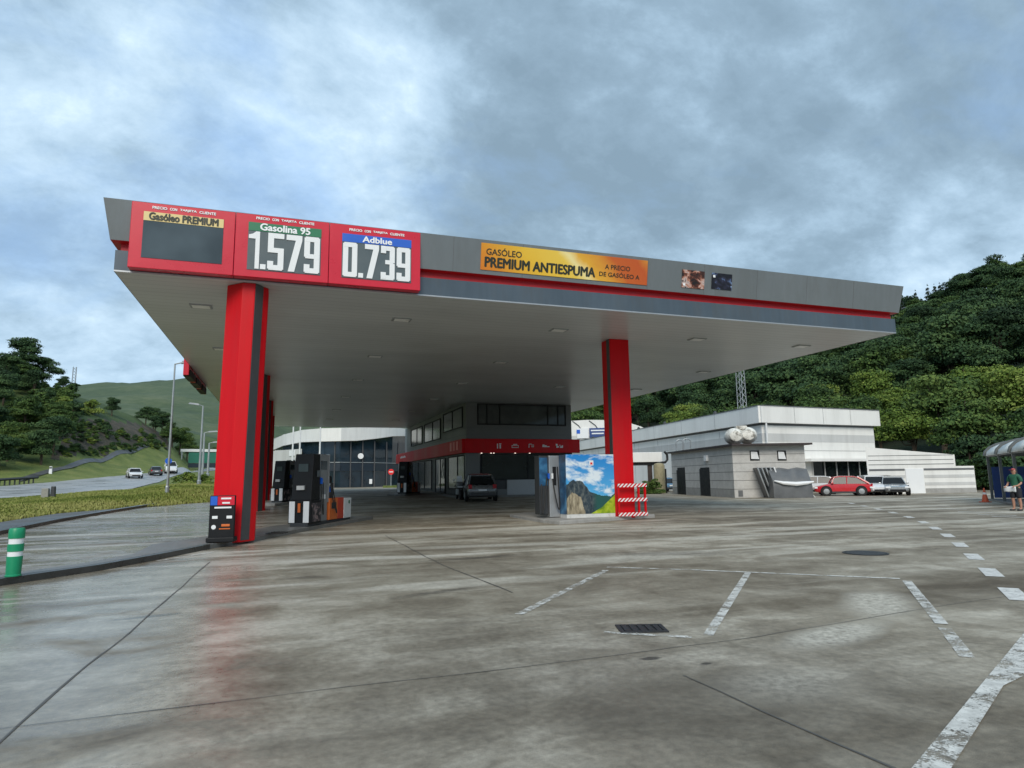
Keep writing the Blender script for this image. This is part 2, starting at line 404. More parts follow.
# foliage: per-leaf tone attribute + per-object variation
def leaf_mat(name, dark, mid_, light):
    m, nt, b = newmat(name)
    at = N(nt, 'ShaderNodeAttribute', attribute_name='tone')
    oi = N(nt, 'ShaderNodeObjectInfo')
    k = math_(nt, 'ADD', at.outputs['Fac'], math_(nt, 'MULTIPLY', math_(nt, 'SUBTRACT', oi.outputs['Random'], .5), .35))
    r = ramp(nt, k, [(.1, dark), (.5, mid_), (.95, light)])
    L(nt, r.outputs[0], b.inputs['Base Color']); b.inputs['Roughness'].default_value = .75
    b.inputs['Specular IOR Level'].default_value = .25
    return m
M['leaf_dark'] = leaf_mat('leaves_dark', (.014, .034, .013), (.034, .074, .026), (.075, .128, .040))
M['leaf_mid'] = leaf_mat('leaves_mid', (.022, .048, .012), (.055, .105, .024), (.12, .175, .04))
M['leaf_light'] = leaf_mat('leaves_light', (.045, .085, .012), (.11, .17, .025), (.21, .26, .055))
M['leaf_conifer'] = leaf_mat('needles', (.012, .022, .014), (.022, .036, .022), (.04, .058, .03))
M['grass_tuft'] = leaf_mat('grass_blades', (.10, .14, .028), (.19, .23, .05), (.32, .32, .11))

# ------------------------------------------------------------------ text
def text_mesh(name, body, w, h, M4, mat_, parent, bold=0.0, depth=.01, spacing=1.0):
    """lettering scaled to w x h (h = body height incl. descenders), origin lower left, placed by matrix"""
    cu = bpy.data.curves.new('t', 'FONT'); cu.body = body; cu.size = 1; cu.offset = bold; cu.space_character = spacing
    cu.resolution_u = 3
    cu.offset = 0
    o = bpy.data.objects.new('t', cu); COL.objects.link(o)
    dg = bpy.context.evaluated_depsgraph_get(); ev = o.evaluated_get(dg)
    me = bpy.data.meshes.new_from_object(ev)
    COL.objects.unlink(o); bpy.data.objects.remove(o)
    xs = [v.co.x for v in me.vertices]; ys = [v.co.y for v in me.vertices]
    x0, x1, y0, y1 = min(xs), max(xs), min(ys), max(ys)
    for v in me.vertices:
        v.co = M4@Vector(((v.co.x-x0)/(x1-x0)*w, (v.co.y-y0)/(y1-y0)*h, 0))
    bm = bmesh.new(); bm.from_mesh(me)
    ex = bmesh.ops.extrude_face_region(bm, geom=bm.faces[:])
    nrm = (M4.to_3x3()@Vector((0, 0, 1))).normalized()*depth
    bmesh.ops.translate(bm, vec=nrm, verts=[g for g in ex['geom'] if isinstance(g, bmesh.types.BMVert)])
    bmesh.ops.recalc_face_normals(bm, faces=bm.faces)
    bm.to_mesh(me); bm.free()
    if bold:
        n0 = len(me.vertices); fs = [tuple(p.vertices) for p in me.polygons]; co = [v.co.copy() for v in me.vertices]; V = []; Fc = []
        ex_, ey_ = M4.to_3x3()@Vector((1, 0, 0)), M4.to_3x3()@Vector((0, 1, 0)); nn_ = nrm.normalized(); bb = bold*h
        for q, (a_, b_) in enumerate(((0, 0), (1, 0), (-1, 0), (0, 1), (0, -1))):
            dlt = ex_*a_*bb+ey_*b_*bb*.7+nn_*.0012*q
            Fc += [tuple(i+len(V) for i in f) for f in fs]; V += [c_+dlt for c_ in co]
        me = bpy.data.meshes.new(name); me.from_pydata(V, [], Fc)
    me.materials.clear(); me.materials.append(mat_)
    ob = bpy.data.objects.new(name, me); COL.objects.link(ob); ob.parent = parent
    return ob
def facing_south(x, y, z):   # lettering that reads from -y
    return Matrix.Translation((x, y, z))@Matrix(((1, 0, 0, 0), (0, 0, -1, 0), (0, 1, 0, 0), (0, 0, 0, 1)))

# ------------------------------------------------------------------ terrain
# each column: image column -> (row, distance) stations surveyed outwards from the camera; first number is where the yard ends
COLS = [
 (-150, 30, [(505, 70), (495, 90), (470, 110), (400, 150), (345, 200)], [(440, 350), (395, 800)]),
 (0, 33, [(511, 42), (499, 80), (487, 100), (482, 110), (432, 140), (368, 185)], [(440, 350), (393, 800)]),
 (60, 38, [(505, 46), (495, 80), (482.5, 105), (478, 113), (466, 124), (424, 142), (392, 180)], [(430, 350), (387, 800)]),
 (100, 40, [(499, 48), (491.5, 82), (479, 112), (473, 124), (461, 138), (428, 152), (404, 185)], [(430, 350), (383.5, 800)]),
 (130, 41, [(498, 50), (490, 86), (476, 121), (467, 138), (454, 152), (431, 166), (416, 190)], [(428, 350), (381, 800)]),
 (160, 42, [(495, 50), (483, 102), (473.5, 138), (462, 155), (446, 172), (436, 190)], [(424, 380), (379, 800)]),
 (190, 44, [(493, 54), (483, 90), (473, 150), (470.5, 190), (464, 210), (455, 240)], [(424, 420), (376, 800)]),
 (220, 46, [(492, 60), (484, 95), (470, 200), (468, 230), (459, 260)], [(424, 450), (373, 800)]),
 (290, 88, [(487, 125), (478, 250)], [(445, 450), (385, 800)]),
 (400, 130, [(484, 170), (474, 300)], [(440, 480), (385, 800)]),
 (500, 130, [(476, 170), (455, 250)], [(410, 400), (370, 620)]),
 (580, 120, [(477, 145), (450, 200)], [(408, 320), (372, 460)]),
 (660, 108, [(472, 125), (430, 190)], [(388, 300), (358, 420)]),
 (740, 98, [(466, 118), (410, 190)], [(368, 300), (345, 400)]),
 (820, 86, [(468, 102), (398, 180)], [(355, 285), (330, 370)]),
 (905, 76, [(470, 90), (392, 165)], [(345, 270), (322, 350)]),
 (960, 74, [(470, 86), (382, 160)], [(335, 260), (308, 335)]),
 (1024, 72, [(470, 84), (370, 155)], [(318, 250), (286, 320)]),
 (1150, 70, [(470, 84), (350, 155)], [(290, 250), (250, 320)]),
]
KR, KZ, KA, R1 = [], [], [], []
RG = np.concatenate([np.linspace(0, 30, 16)[1:], np.linspace(32, 130, 50), np.linspace(133, 300, 50), np.linspace(308, 620, 36), np.linspace(640, 1000, 16), [1200, 1500, 2200, 4000]])
def colz(u, r1, near, far):
    x, y, _ = D(u, 478, r1); rr = [r1]; zz = [H0(x, y)]
    for v, d in near+far: rr.append(d); zz.append(D(u, v, d)[2])
    rr += [far[-1][1]+200, 4000]; zz += [zz[-1]*.72, zz[-1]*.5]
    return np.interp(RG, rr, zz)
for (u, r1, near, far) in COLS:
    KA.append(AZ(u)); R1.append(r1); KZ.append(colz(u, r1, near, far))
for a, r1 in ((-75, 30), (-180, 60)):
    KA.insert(0, a); R1.insert(0, r1); KZ.insert(0, np.interp(RG, [r1, 250, 500, 4000], [0, 12 if a > -100 else 4, 25, 30]))
for a, r1 in ((95, 60), (180, 60)):
    KA.append(a); R1.append(r1); KZ.append(np.interp(RG, [r1, 120, 300, 4000], [0, 12 if a < 100 else 2, 60 if a < 100 else 20, 40]))
KA = np.array(KA); R1 = np.array(R1, float); KZ = np.array(KZ)
def r1_of(az): return float(np.interp(az, KA, R1))
def T(x, y):
    r = math.hypot(x, y); az = math.degrees(math.atan2(x, y))
    r1 = r1_of(az)
    if r <= r1: return H0(x, y)
    i = int(np.searchsorted(KA, az)); i = max(1, min(len(KA)-1, i)); t = (az-KA[i-1])/(KA[i]-KA[i-1])
    za = np.interp(r, RG, KZ[i-1]); zb = np.interp(r, RG, KZ[i]); z = za*(1-t)+zb*t
    k = sm(r1, r1+4, r)
    rough = 0
    if r > 105:
        a = sm(105, 220, r) if az > AZ(230) else sm(165, 260, r); p = Vector((x*.012, y*.012, 0))
        rough = a*(noise.noise(p)*min(14, r*.018)+noise.noise(p*4)*min(5, r*.006))
        if r > 500: rough *= .55
    return H0(x, y)*(1-k)+(z+rough)*k
def at(u, v, lo=5, hi=900):
    "where the line of sight through a pixel meets the ground"
    d = ray(u, v); n = math.hypot(d.x, d.y); r = lo
    while r < hi:
        x, y, z = d.x*r/n, d.y*r/n, EYE+d.z*r/n
        if z < T(x, y): return (x, y, T(x, y))
        r += .1 if r < 60 else .5
    return (d.x*hi/n, d.y*hi/n, T(d.x*hi/n, d.y*hi/n))
def polar(az, r): return (r*math.sin(R(az)), r*math.cos(R(az)))

azs = list(np.arange(-180, -24, 4.0))+list(np.arange(-24, 66, .5))+list(np.arange(66, 180.1, 4.0))
def terrain_region(name, mt, pick, extra_kind='structure'):
    vi = {}; V = []; Fc = []
    def vid(i, j, rr):
        k = (i, round(rr, 3))
        if k not in vi:
            x, y = polar(azs[i], rr); vi[k] = len(V); V.append((x, y, T(x, y)))
        return vi[k]
    for i in range(len(azs)-1):
        am = (azs[i]+azs[i+1])/2
        for j in range(len(RG)-1):
            rm = (RG[j]+RG[j+1])/2
            # yard edge follows r1 exactly
            ra, rb = r1_of(azs[i]), r1_of(azs[i+1])
            k = pick(am, rm, j)
            if k == 'yes':
                Fc.append((vid(i, j, RG[j]), vid(i, j, RG[j+1]), vid(i+1, j, RG[j+1]), vid(i+1, j, RG[j])))
    mb = MB(); mb.add(V, [f[::-1] for f in Fc])
    o = mb.build(name, mt, smooth=True, fix=False)
    # up-facing
    me = o.data
    if len(me.polygons) and me.polygons[0].normal.z < 0: me.flip_normals()
    tag(o, kind=extra_kind); return o
def inr(am, rm): return rm > r1_of(am)
AZL, AZR = AZ(560), AZ(165)
def zone(am, rm):
    if not inr(am, rm): return 'yard'
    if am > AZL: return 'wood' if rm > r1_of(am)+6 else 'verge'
    if rm > 330: return 'hill'
    if am < AZ(170):
        u_bank = np.interp(am, [AZ(-150), AZ(0), AZ(60), AZ(100), AZ(130), AZ(160)], [118, 118, 128, 140, 154, 173])
        if rm < u_bank: return 'verge'
        lim = np.interp(am, [AZ(50), AZ(70), AZ(160)], [0, 20, 26])
        if rm < u_bank+lim: return 'rock'
        return 'scrub'
    return 'verge' if rm < 200 else 'scrub'
# the yard as its own fine sheet, then the land around it
yd = MB(); ny = 34
V = []; Fc = []
for i, a in enumerate(azs):
    rr = r1_of(a)+.6
    for j in range(ny):
        t = (j+.02)/(ny-1+.02); r = rr*t**1.3; x, y = polar(a, r); V.append((x, y, H0(x, y)+.012))
for i in range(len(azs)-1):
    for j in range(ny-1): Fc.append((i*ny+j, (i+1)*ny+j, (i+1)*ny+j+1, i*ny+j+1))
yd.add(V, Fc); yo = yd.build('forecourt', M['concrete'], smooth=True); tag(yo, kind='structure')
if yo.data.polygons[5].normal.z < 0: yo.data.flip_normals()
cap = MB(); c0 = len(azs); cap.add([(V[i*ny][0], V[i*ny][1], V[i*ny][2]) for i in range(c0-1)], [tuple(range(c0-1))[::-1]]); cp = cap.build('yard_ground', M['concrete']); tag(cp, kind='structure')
if cp.data.polygons[0].normal.z < 0: cp.data.flip_normals()
terrain_region('grass_verge_ground', M['verge'], lambda a, r, j: 'yes' if zone(a, r) == 'verge' or (zone(a, r) == 'yard' and r > r1_of(a)-9) else '')
terrain_region('grassy_hill', M['hill'], lambda a, r, j: 'yes' if zone(a, r) == 'hill' else '')
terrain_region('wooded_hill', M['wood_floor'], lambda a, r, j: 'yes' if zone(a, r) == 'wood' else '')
terrain_region('scrub_hillside', M['scrub'], lambda a, r, j: 'yes' if zone(a, r) == 'scrub' else '')
terrain_region('rock_bank', M['rock'], lambda a, r, j: 'yes' if zone(a, r) == 'rock' else '')

# ------------------------------------------------------------------ roads and markings
def ribbon(name, A, B, mt, dz=.04, seg=1.5, across=6, kind='structure'):
    "strip between two edge polylines draped over the land"
    def resample(P, n):
        P = [Vector((p[0], p[1])) for p in P]; L_ = [0]
        for i in range(1, len(P)): L_.append(L_[-1]+(P[i]-P[i-1]).length)
        out = []
        for k in range(n):
            s = L_[-1]*k/(n-1); i = 0
            while i < len(P)-2 and L_[i+1] < s: i += 1
            t = (s-L_[i])/max(1e-6, L_[i+1]-L_[i]); out.append(P[i].lerp(P[i+1], t))
        return out
    ln = sum((Vector(A[i+1][:2])-Vector(A[i][:2])).length for i in range(len(A)-1))
    n = max(2, int(ln/seg)+1); a = resample(A, n); b = resample(B, n)
    V = []; Fc = []
    for i in range(n):
        for k in range(across):
            p = a[i].lerp(b[i], k/(across-1)); V.append((p.x, p.y, T(p.x, p.y)+dz))
    for i in range(n-1):
        for k in range(across-1): Fc.append((i*across+k, (i+1)*across+k, (i+1)*across+k+1, i*across+k+1))
    o = MB().add(V, Fc).build(name, mt, smooth=True)
    if o.data.polygons[0].normal.z < 0: o.data.flip_normals()
    return tag(o, kind=kind) if kind else o
def line(name, p, q, w, mt, dz=.02):
    p, q = Vector(p[:2]), Vector(q[:2]); n = (q-p).normalized(); n = Vector((-n.y, n.x))*w/2
    return ribbon(name, [p+n, q+n], [p-n, q-n], mt, dz, .8, 2)
NE = [(-150, 70), (-60, 74), (0, 80), (60, 80), (120, 84), (145, 90), (160, 104), (175, 126), (190, 155), (222, 206)]
FE = [(-150, 92), (-60, 95), (0, 100), (60, 106), (120, 119), (145, 128), (160, 138), (175, 152), (190, 175), (222, 236)]
A_ = [polar(AZ(u), r) for u, r in NE]; B_ = [polar(AZ(u), r) for u, r in FE]
ribbon('highway', A_, B_, M['highway'], .06, 2.5, 8)
def between(t, w):
    a = [Vector(p).lerp(Vector(q), t) for p, q in zip(A_, B_)]; b = [Vector(p).lerp(Vector(q), t+w) for p, q in zip(A_, B_)]
    return a, b
for t in (.03, .93, .50): a, b = between(t, .018); ribbon('highway_line', a, b, M['line_solid'], .09, 2.5, 2)
RP = [(20, 482, 110), (32, 480, 113), (75, 468.5, 126), (129, 454.6, 152), (150, 447.7, 166), (161, 441.7, 176)]
rc = [Vector(polar(AZ(u), d)) for u, v, d in RP]
ribbon('ramp_road', [p*(1-1.5/p.length) for p in rc], [p*(1+1.5/p.length) for p in rc], M['asphalt'], .12, 2.5, 4)

# asphalt lane on the left
ia = [at(u, v) for u, v in ((-90, 557), (0, 534), (60, 521), (120, 510.5), (157, 504))]
oa = [polar(AZ(u), r1_of(AZ(u))+.4) for u in (-90, 0, 60, 120, 164)]
ribbon('service_lane', ia, oa, M['asphalt'], .03, 1.0, 8)

# painted bay and road lines on the forecourt
def gl(u, v): return at(u, v, 2)
ln_ = lambda nm, a, b, w, mt: line(nm, gl(*a), gl(*b), w, mt)
ln_('bay_line', (519, 616), (606, 572), .11, M['line_worn'])
ln_('bay_line', (607, 568.5), (690, 571.5), .09, M['line_worn'])
ln_('bay_line', (690, 571.5), (900, 580), .10, M['line_solid'])
ln_('bay_line', (748, 574), (708, 638), .10, M['line_solid'])
ln_('bay_line', (907, 583), (942, 626), .12, M['line_solid'])
ln_('bay_line', (945, 631), (968, 662), .12, M['line_worn'])
ln_('bay_line', (604, 634), (692, 641), .09, M['line_worn'])
ln_('bay_line', (158, 562), (214, 553), .12, M['line_worn'])
# broad line lower right
bl = MB(); P4 = [gl(*p) for p in ((905, 790), (946, 784), (1004, 690), (1040, 672), (1060, 640), (1034, 624))]
bo = MB().add([(p[0], p[1], .024) for p in P4], [(0, 1, 2, 3, 4, 5)]).build('give_way_line', M['line_solid']); tag(bo, kind='structure')
if bo.data.polygons[0].normal.z < 0: bo.data.flip_normals()
# dashed curve to the back of the yard
ctr = [Vector(p) for p in ((5.9, 3.4), (7.5, 4.8), (9.1, 6.2), (10.75, 7.65), (12.45, 9.15), (14.25, 10.75), (16.1, 12.45), (17.9, 14.2), (19.8, 16.1), (21.7, 18.2), (23.7, 20.6), (25.6, 23.0), (27.5, 25.5), (29.5, 28.2), (31.4, 31.0))]
for i in range(1, len(ctr)-1):
    t = (ctr[i+1]-ctr[i-1]).normalized(); h = .52
    line('dash_line', ctr[i]-t*h, ctr[i]+t*h, .24, M['line_dash'])
for u, v in ((936, 506.5), (951, 509.5), (997, 515.5), (1012, 517.6), (975, 512.5)):
    c = Vector(gl(u, v)[:2]); t = Vector((.35, -.94)); line('dash_line', c-t*.6, c+t*.6, .18, M['line_dash'])
# slab joints
def joint(pts, w):
    P = [Vector(gl(*p)[:2]) for p in pts]
    for i in range(len(P)-1):
        n = max(1, int((P[i+1]-P[i]).length/.6))
        for k in range(n):
            a = P[i].lerp(P[i+1], k/n); b = P[i].lerp(P[i+1], (k+1)/n)
            yield a, b, w
def joints(pts, w):
    V = []; Fc = []; P = [Vector(gl(*p)[:2]) for p in pts]
    Q = []
    for i in range(len(P)-1):
        n = max(1, int((P[i+1]-P[i]).length/.3))
        Q += [P[i].lerp(P[i+1], k/n) for k in range(n)]
    Q.append(P[-1])
    for i, q in enumerate(Q):
        t = (Q[min(i+1, len(Q)-1)]-Q[max(0, i-1)]).normalized(); n = Vector((-t.y, t.x))
        ww = w*(.6+.8*abs(noise.noise(Vector((q.x*2.1, q.y*2.1, 3))))*1.6)/2; o = n*noise.noise(Vector((q.x*.9, q.y*.9, 0)))*.03
        for s in (-1, 1): V.append((q.x+n.x*ww*s+o.x, q.y+n.y*ww*s+o.y, T(q.x, q.y)+.0165))
    for i in range(len(Q)-1): Fc.append((2*i, 2*i+2, 2*i+3, 2*i+1))
    o = MB().add(V, Fc).build('slab_joint', M['tarstrip'])
    if o.data.polygons[0].normal.z < 0: o.data.flip_normals()
    tag(o, kind='structure')
joints([(-30, 770), (0, 746), (60, 692), (130, 633), (210, 563)], .024)
joints([(-30, 737), (0, 735), (200, 707), (512, 672), (760, 640), (900, 615), (1060, 590)], .010)
joints([(385, 536), (440, 565), (512, 594)], .028)
joints([(685, 678), (760, 713), (830, 745), (900, 780)], .018)
joints([(385, 536), (640, 524)], .03)

# kerbed island on the left
front = [gl(*p)[:2] for p in ((-120, 606), (0, 587.5), (100, 572), (160, 560), (210, 549.5), (260, 541), (320, 529), (373, 519.5))]
fr = [Vector(p) for p in front]
wd = [.5, .5, .5, .6, 1.5, 1.6, 1.5, .9]
bk = []
for i, p in enumerate(fr):
    t = (fr[min(i+1, 7)]-fr[max(0, i-1)]).normalized(); bk.append(p+Vector((-t.y, t.x))*wd[i])
ki = MB()
for i in range(7):
    pl = [fr[i], fr[i+1], bk[i+1], bk[i]]
    inset = [a.lerp(b, .16/ (a-b).length) for a, b in ((fr[i], bk[i]), (fr[i+1], bk[i+1]))]
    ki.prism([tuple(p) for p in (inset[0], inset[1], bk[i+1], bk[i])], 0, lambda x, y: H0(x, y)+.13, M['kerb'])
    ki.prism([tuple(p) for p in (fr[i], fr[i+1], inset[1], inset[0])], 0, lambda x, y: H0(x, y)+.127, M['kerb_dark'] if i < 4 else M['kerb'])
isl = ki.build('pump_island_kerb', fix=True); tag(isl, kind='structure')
# far kerb of the next lane
kp = [Vector(at(u, v)[:2]) for u, v in ((-90, 558), (0, 535), (60, 522), (120, 511.5), (157, 505))]
kf = MB()
for i in range(4):
    t = (kp[i+1]-kp[i]).normalized(); n = Vector((-t.y, t.x))*.3
    kf.prism([tuple(kp[i]), tuple(kp[i+1]), tuple(kp[i+1]+n), tuple(kp[i]+n)], lambda x, y: H0(x, y)-.05, lambda x, y: H0(x, y)+.13)
tag(kf.build('lane_kerb', M['kerb_dark'], fix=True), kind='structure')
# island under the picture-wrapped pump
ia_ = [gl(543, 523.5)[:2], gl(560, 525)[:2], gl(655, 518)[:2]]
ii = MB(); c3 = ia_[2]; ii.prism([ia_[0], ia_[1], c3, (c3[0]+.4, c3[1]+3.2), (ia_[0][0]+1.2, ia_[0][1]+5.2), (ia_[0][0]+.1, ia_[0][1]+4.0)], -.05, .14)
tag(ii.build('pump_island', M['island'], bevel=.03, fix=True), kind='structure')

# iron covers
def cover(u0, v0, u1, v1, nm, lab, w, l, rz, round_=False):
    c = gl((u0+u1)/2, (v0+v1)/2); e = empty(nm, (c[0], c[1], c[2]+.014), rz, lab, 'drain cover')
    fm = MB(); cv = MB()
    if round_:
        fm.lathe([(w/2+.05, 0), (w/2+.05, .01), (w/2, .01), (w/2, 0)], n=32); cv.lathe([(w/2-.01, 0), (w/2-.01, .012)], n=32)
    else:
        for s in (-1, 1):
            fm.box((s*(w/2+.02), 0, .006), (.04, l+.08, .014)); fm.box((0, s*(l/2+.02), .006), (w, .04, .014))
        k = int(w/.07)
        for i in range(k): cv.box((-w/2+(i+.5)*w/k, 0, .008), (w/k*.62, l-.02, .012))
        cv.box((0, 0, .001), (w, l, .004))
    fm.build('frame', M['iron'], e); cv.build('grate', M['iron'], e)
cover(617, 626, 666, 637, 'drain_grate', 'dark rectangular iron drain grate beside a short worn white line', .42, .27, R(-18))
cover(850, 551, 881, 557, 'manhole_cover', 'round dark manhole cover alone on the concrete before the dashed line', .75, .75, 0, True)
# ------------------------------------------------------------------ canopy
XL, XR, Y0, YB, HS, FD = -4.31, 22.4, 18.54, 67.7, 7.02, 1.84
cn = empty('fuel_canopy', (XL, Y0, 0), 0, 'huge flat grey canopy with a red groove round its edge standing on red columns', 'canopy')
def cl(x, y, z): return (x-XL, y-Y0, z)
prof = [(0, 0), (0, .04), (0.0, .57), (-.10, .60), (-.10, .78), (.11, .80), (.287, FD), (.22, FD+.02), (-.3, FD+.02)]
def ring(off, z): return [cl(XL-off, Y0-off, HS+z), cl(XR+off, Y0-off, HS+z), cl(XR+off, YB+off, HS+z), cl(XL-off, YB+off, HS+z)]
def fas(name, i0, i1, mt):
    mb = MB(); V = []; Fc = []
    for i in range(i0, i1+1): V += ring(*prof[i])
    for i in range(i1-i0):
        for k in range(4): Fc.append((i*4+k, i*4+(k+1) % 4, (i+1)*4+(k+1) % 4, (i+1)*4+k))
    return mb.add(V, Fc).build(name, mt, cn)
fas('drip_edge', 0, 1, M['silver']); fas('lower_fascia', 1, 2, M['fascia_low']); fas('fascia_groove', 2, 5, M['red_dark'])
fas('upper_fascia', 5, 7, M['fascia_up'])
MB().box(cl((XL+XR)/2, (Y0+YB)/2, HS+FD-.15), (XR-XL-.5, YB-Y0-.5, .1)).build('roof_deck', M['grey_clad'], cn)
sf = MB(); nx, ny2 = 9, 16
sf.box(cl((XL+XR)/2, (Y0+YB)/2, HS+.03), (XR-XL-.02, YB-Y0-.02, .05)); sf.build('soffit', M['soffit'], cn)
# panel seams of the fascia
for i in range(1, 12):
    x = XL+(XR-XL)*i/12
    MB().plate(cl(x-.006, Y0-.112, HS+.805), cl(x+.006, Y0-.112, HS+.805), cl(x+.006, Y0-.289, HS+FD-.01), cl(x-.006, Y0-.289, HS+FD-.01), .003).build('panel_seam', M['grey_line'], cn)
lt = []
M['lamp_off'] = mat('lamp_lens', (.88, .88, .86), .3, var=.05)
for (x, y) in [(x, y) for y in (21.6, 28.5, 35.5, 43, 51, 59) for x in (-2.6, 3.6, 9.4, 15.4, 20.6)]:
    if x > 11 and y > 40 and x < 21: continue
    l = MB().box(cl(x, y, HS-.0), (.62, .46, .05)).build('light_fitting', M['steel'], cn)
    MB().box(cl(x, y, HS-.027), (.50, .34, .012)).build('lens', M['lamp_off'], l)
# columns: chamfered left row
def colm(name_, pts, grey, z0=.12, ln2=0):
    c = MB(); n = len(pts)
    c.prism([(p[0]-XL, p[1]-Y0) for p in pts], z0-.05, HS-.001)
    c.v = [(x+ln2*(z-3.5)/3.5, y, z) for x, y, z in c.v]; o = c.build('column', M['red'], cn, fix=True, bevel=.02)
    for a, b in grey:
        g = MB(); A = Vector(pts[a[0]]).lerp(Vector(pts[a[1]]), a[2]); B = Vector(pts[b[0]]).lerp(Vector(pts[b[1]]), b[2])
        g.plate(cl(A.x-ln2, A.y, z0), cl(B.x-ln2, B.y, z0), cl(B.x+ln2, B.y, HS-.01), cl(A.x+ln2, A.y, HS-.01), .012)
        g.build('grey_strip', M['grey_strip'], o)
def leftcol(y, z0, sx=0):
    d = y-18.6
    P = [(-1.71, 19.05+d), (-1.29, 18.62+d), (-.97, 18.62+d), (-.64, 19.05+d), (-.64, 19.5+d), (-1.71, 19.5+d)]
    P = [(a+sx, b) for a, b in P]
    colm('column', P, [((2, 3, .02), (2, 3, .60))], z0, .05 if y < 20 else 0)
leftcol(18.6, .12); leftcol(34.7, .2, -.2); leftcol(45.8, .4, -.2); leftcol(56.5, .55, -.25)
P = [(11.93, 22.45), (12.78, 22.45), (12.78, 23.15), (11.93, 23.15)]
colm('column', P, [((3, 0, .62), (3, 0, .97))], .12)
P = [(p[0]+8.6 , p[1]+33) for p in P]

# ---- price sign boards on the front fascia
YS = 18.25
def price_sign(x0, x1, head, hmat, tmat, digits, label, disp):
    z0, z1 = 7.08, 8.85
    e = empty('price_sign', (x0, YS, z0), 0, label, 'price sign', 'red price boards on the canopy front')
    w = x1-x0; h = z1-z0
    MB().box((w/2, .14, h/2), (w-.012, .28, h)).build('board', M['red_sign'], e, bevel=.015)
    dx0, dx1, dz0, dz1 = [a-b for a, b in zip(disp, (x0, x0, z0, z0))]
    MB().box(((dx0+dx1)/2, -.006, (dz0+dz1)/2), (dx1-dx0, .012, dz1-dz0)).build('display', M['screen'] if not digits else M['screen_dark'], e)
    hh = .24
    MB().box(((dx0+dx1)/2, -.010, dz1-hh/2), (dx1-dx0, .022, hh)).build('header', hmat, e)
    tw = (dx1-dx0)*(.86 if not digits else (.68 if len(head) > 7 else .42)); tx = (dx0+dx1)/2-tw/2
    text_mesh('header_text', head, tw, hh*.80 if 'g' in head or 'G' in head else hh*.7, facing_south(tx, -.022, dz1-hh*.87), tmat, e, bold=.055)
    cwid = (dx1-dx0)*.8; cx0 = dx0+(dx1-dx0)*.1; tot_ = 26
    for wd_, st_ in (('PRECIO', 0), ('CON', 7), ('TARJETA', 11), ('CLIENTE', 19)):
        text_mesh('caption', wd_, cwid*(len(wd_)-.2)/tot_, .07, facing_south(cx0+cwid*st_/tot_, -.001, dz1+.095), M['text_white'], e, bold=.06)
    if digits:
        H = dz1-hh-dz0-.05; k = (dx1-dx0-.06)
        # block numerals
        x = dx0+.02; seq = []
        wds = {'1': .17, '.': .085}
        tot = sum(wds.get(c, .25) for c in digits); x = dx0+.0
        for c in digits:
            cw = wds.get(c, .25)/tot*(dx1-dx0)
            numeral(e, c, x+cw*.06, dz0+.03, cw*.88, H); x += cw
    return e
def numeral(e, c, x, z, w, h):
    mb = MB(); s = min(w*.37, .17)
    def bar(x0, z0, x1, z1): mb.box((x+(x0+x1)/2, -.020, z+(z0+z1)/2), (x1-x0, .028+.002*len(mb.v)/8, z1-z0))
    def slant(pts): 
        n = len(pts); V = [(x+p[0], -.034-.001*len(mb.v)/8, z+p[1]) for p in pts]+[(x+p[0], -.006, z+p[1]) for p in pts]
        mb.add(V, [tuple(range(n)), tuple(range(n, 2*n))[::-1]]+[(i, n+i, n+(i+1) % n, (i+1) % n) for i in range(n)])
    if c == '.': bar(0, 0, w, w*1.0)
    if c == '1': bar(w-s*1.05, 0, w, h); slant([(0, h*.80), (w-s*.9, h*.80), (w-s*.9, h), (w*.35, h*.93), (0, h*.90)])
    if c == '0': bar(0, 0.03, s, h-.03); bar(w-s, .03, w, h-.03); bar(.03, 0, w-.03, s*.95); bar(.03, h-s*.95, w-.03, h)
    if c == '5': bar(0, h-s*.95, w, h); bar(0, h*.50, s, h-.01); bar(.0, h*.47, w-.02, h*.47+s*.9); bar(w-s, .03, w, h*.6); bar(.03, 0, w-.03, s*.95); bar(0, .03, s, h*.24)
    if c == '7': bar(0, h-s, w, h); slant([(w*.14, 0), (w*.14+s*1.1, 0), (w, h*.86), (w, h*.90), (w-s*1.05, h*.90)])
    if c == '9': bar(0, h*.44, s, h-.03); bar(w-s, .03, w, h-.03); bar(.03, h-s*.95, w-.03, h); bar(.03, h*.40, w-.02, h*.40+s*.85); bar(.03, 0, w-.03, s*.95); bar(0, .03, s, h*.24)
    if c == '3': bar(0, h-s*.95, w-.03, h); bar(.0, 0, w-.03, s*.95); bar(w*.32, h*.46, w-.04, h*.46+s*.85); bar(w-s, .03, w, h*.49); bar(w-s, h*.51, w, h-.03); bar(0, .03, s, h*.22); bar(0, h*.78, s, h-.03)
    mb.build('digit', M['sign_white'], e, bevel=.004)
price_sign(-3.96, -1.47, 'Gasóleo PREMIUM', M['gold_s'], M['text_dark'], '', 'red price board with an empty dark display under a gold header reading Gasóleo PREMIUM', (-3.66, -1.76, 7.36, 8.60))
price_sign(-1.47, .98, 'Gasolina 95', M['green_s'], M['text_white'], '1.579', 'red price board showing 1.579 under a green header reading Gasolina 95', (-1.14, .76, 7.28, 8.62))
price_sign(.98, 3.58, 'Adblue', M['blue_s'], M['text_white'], '0.739', 'red price board showing 0.739 under a blue header reading Adblue', (1.33, 3.30, 7.28, 8.58))

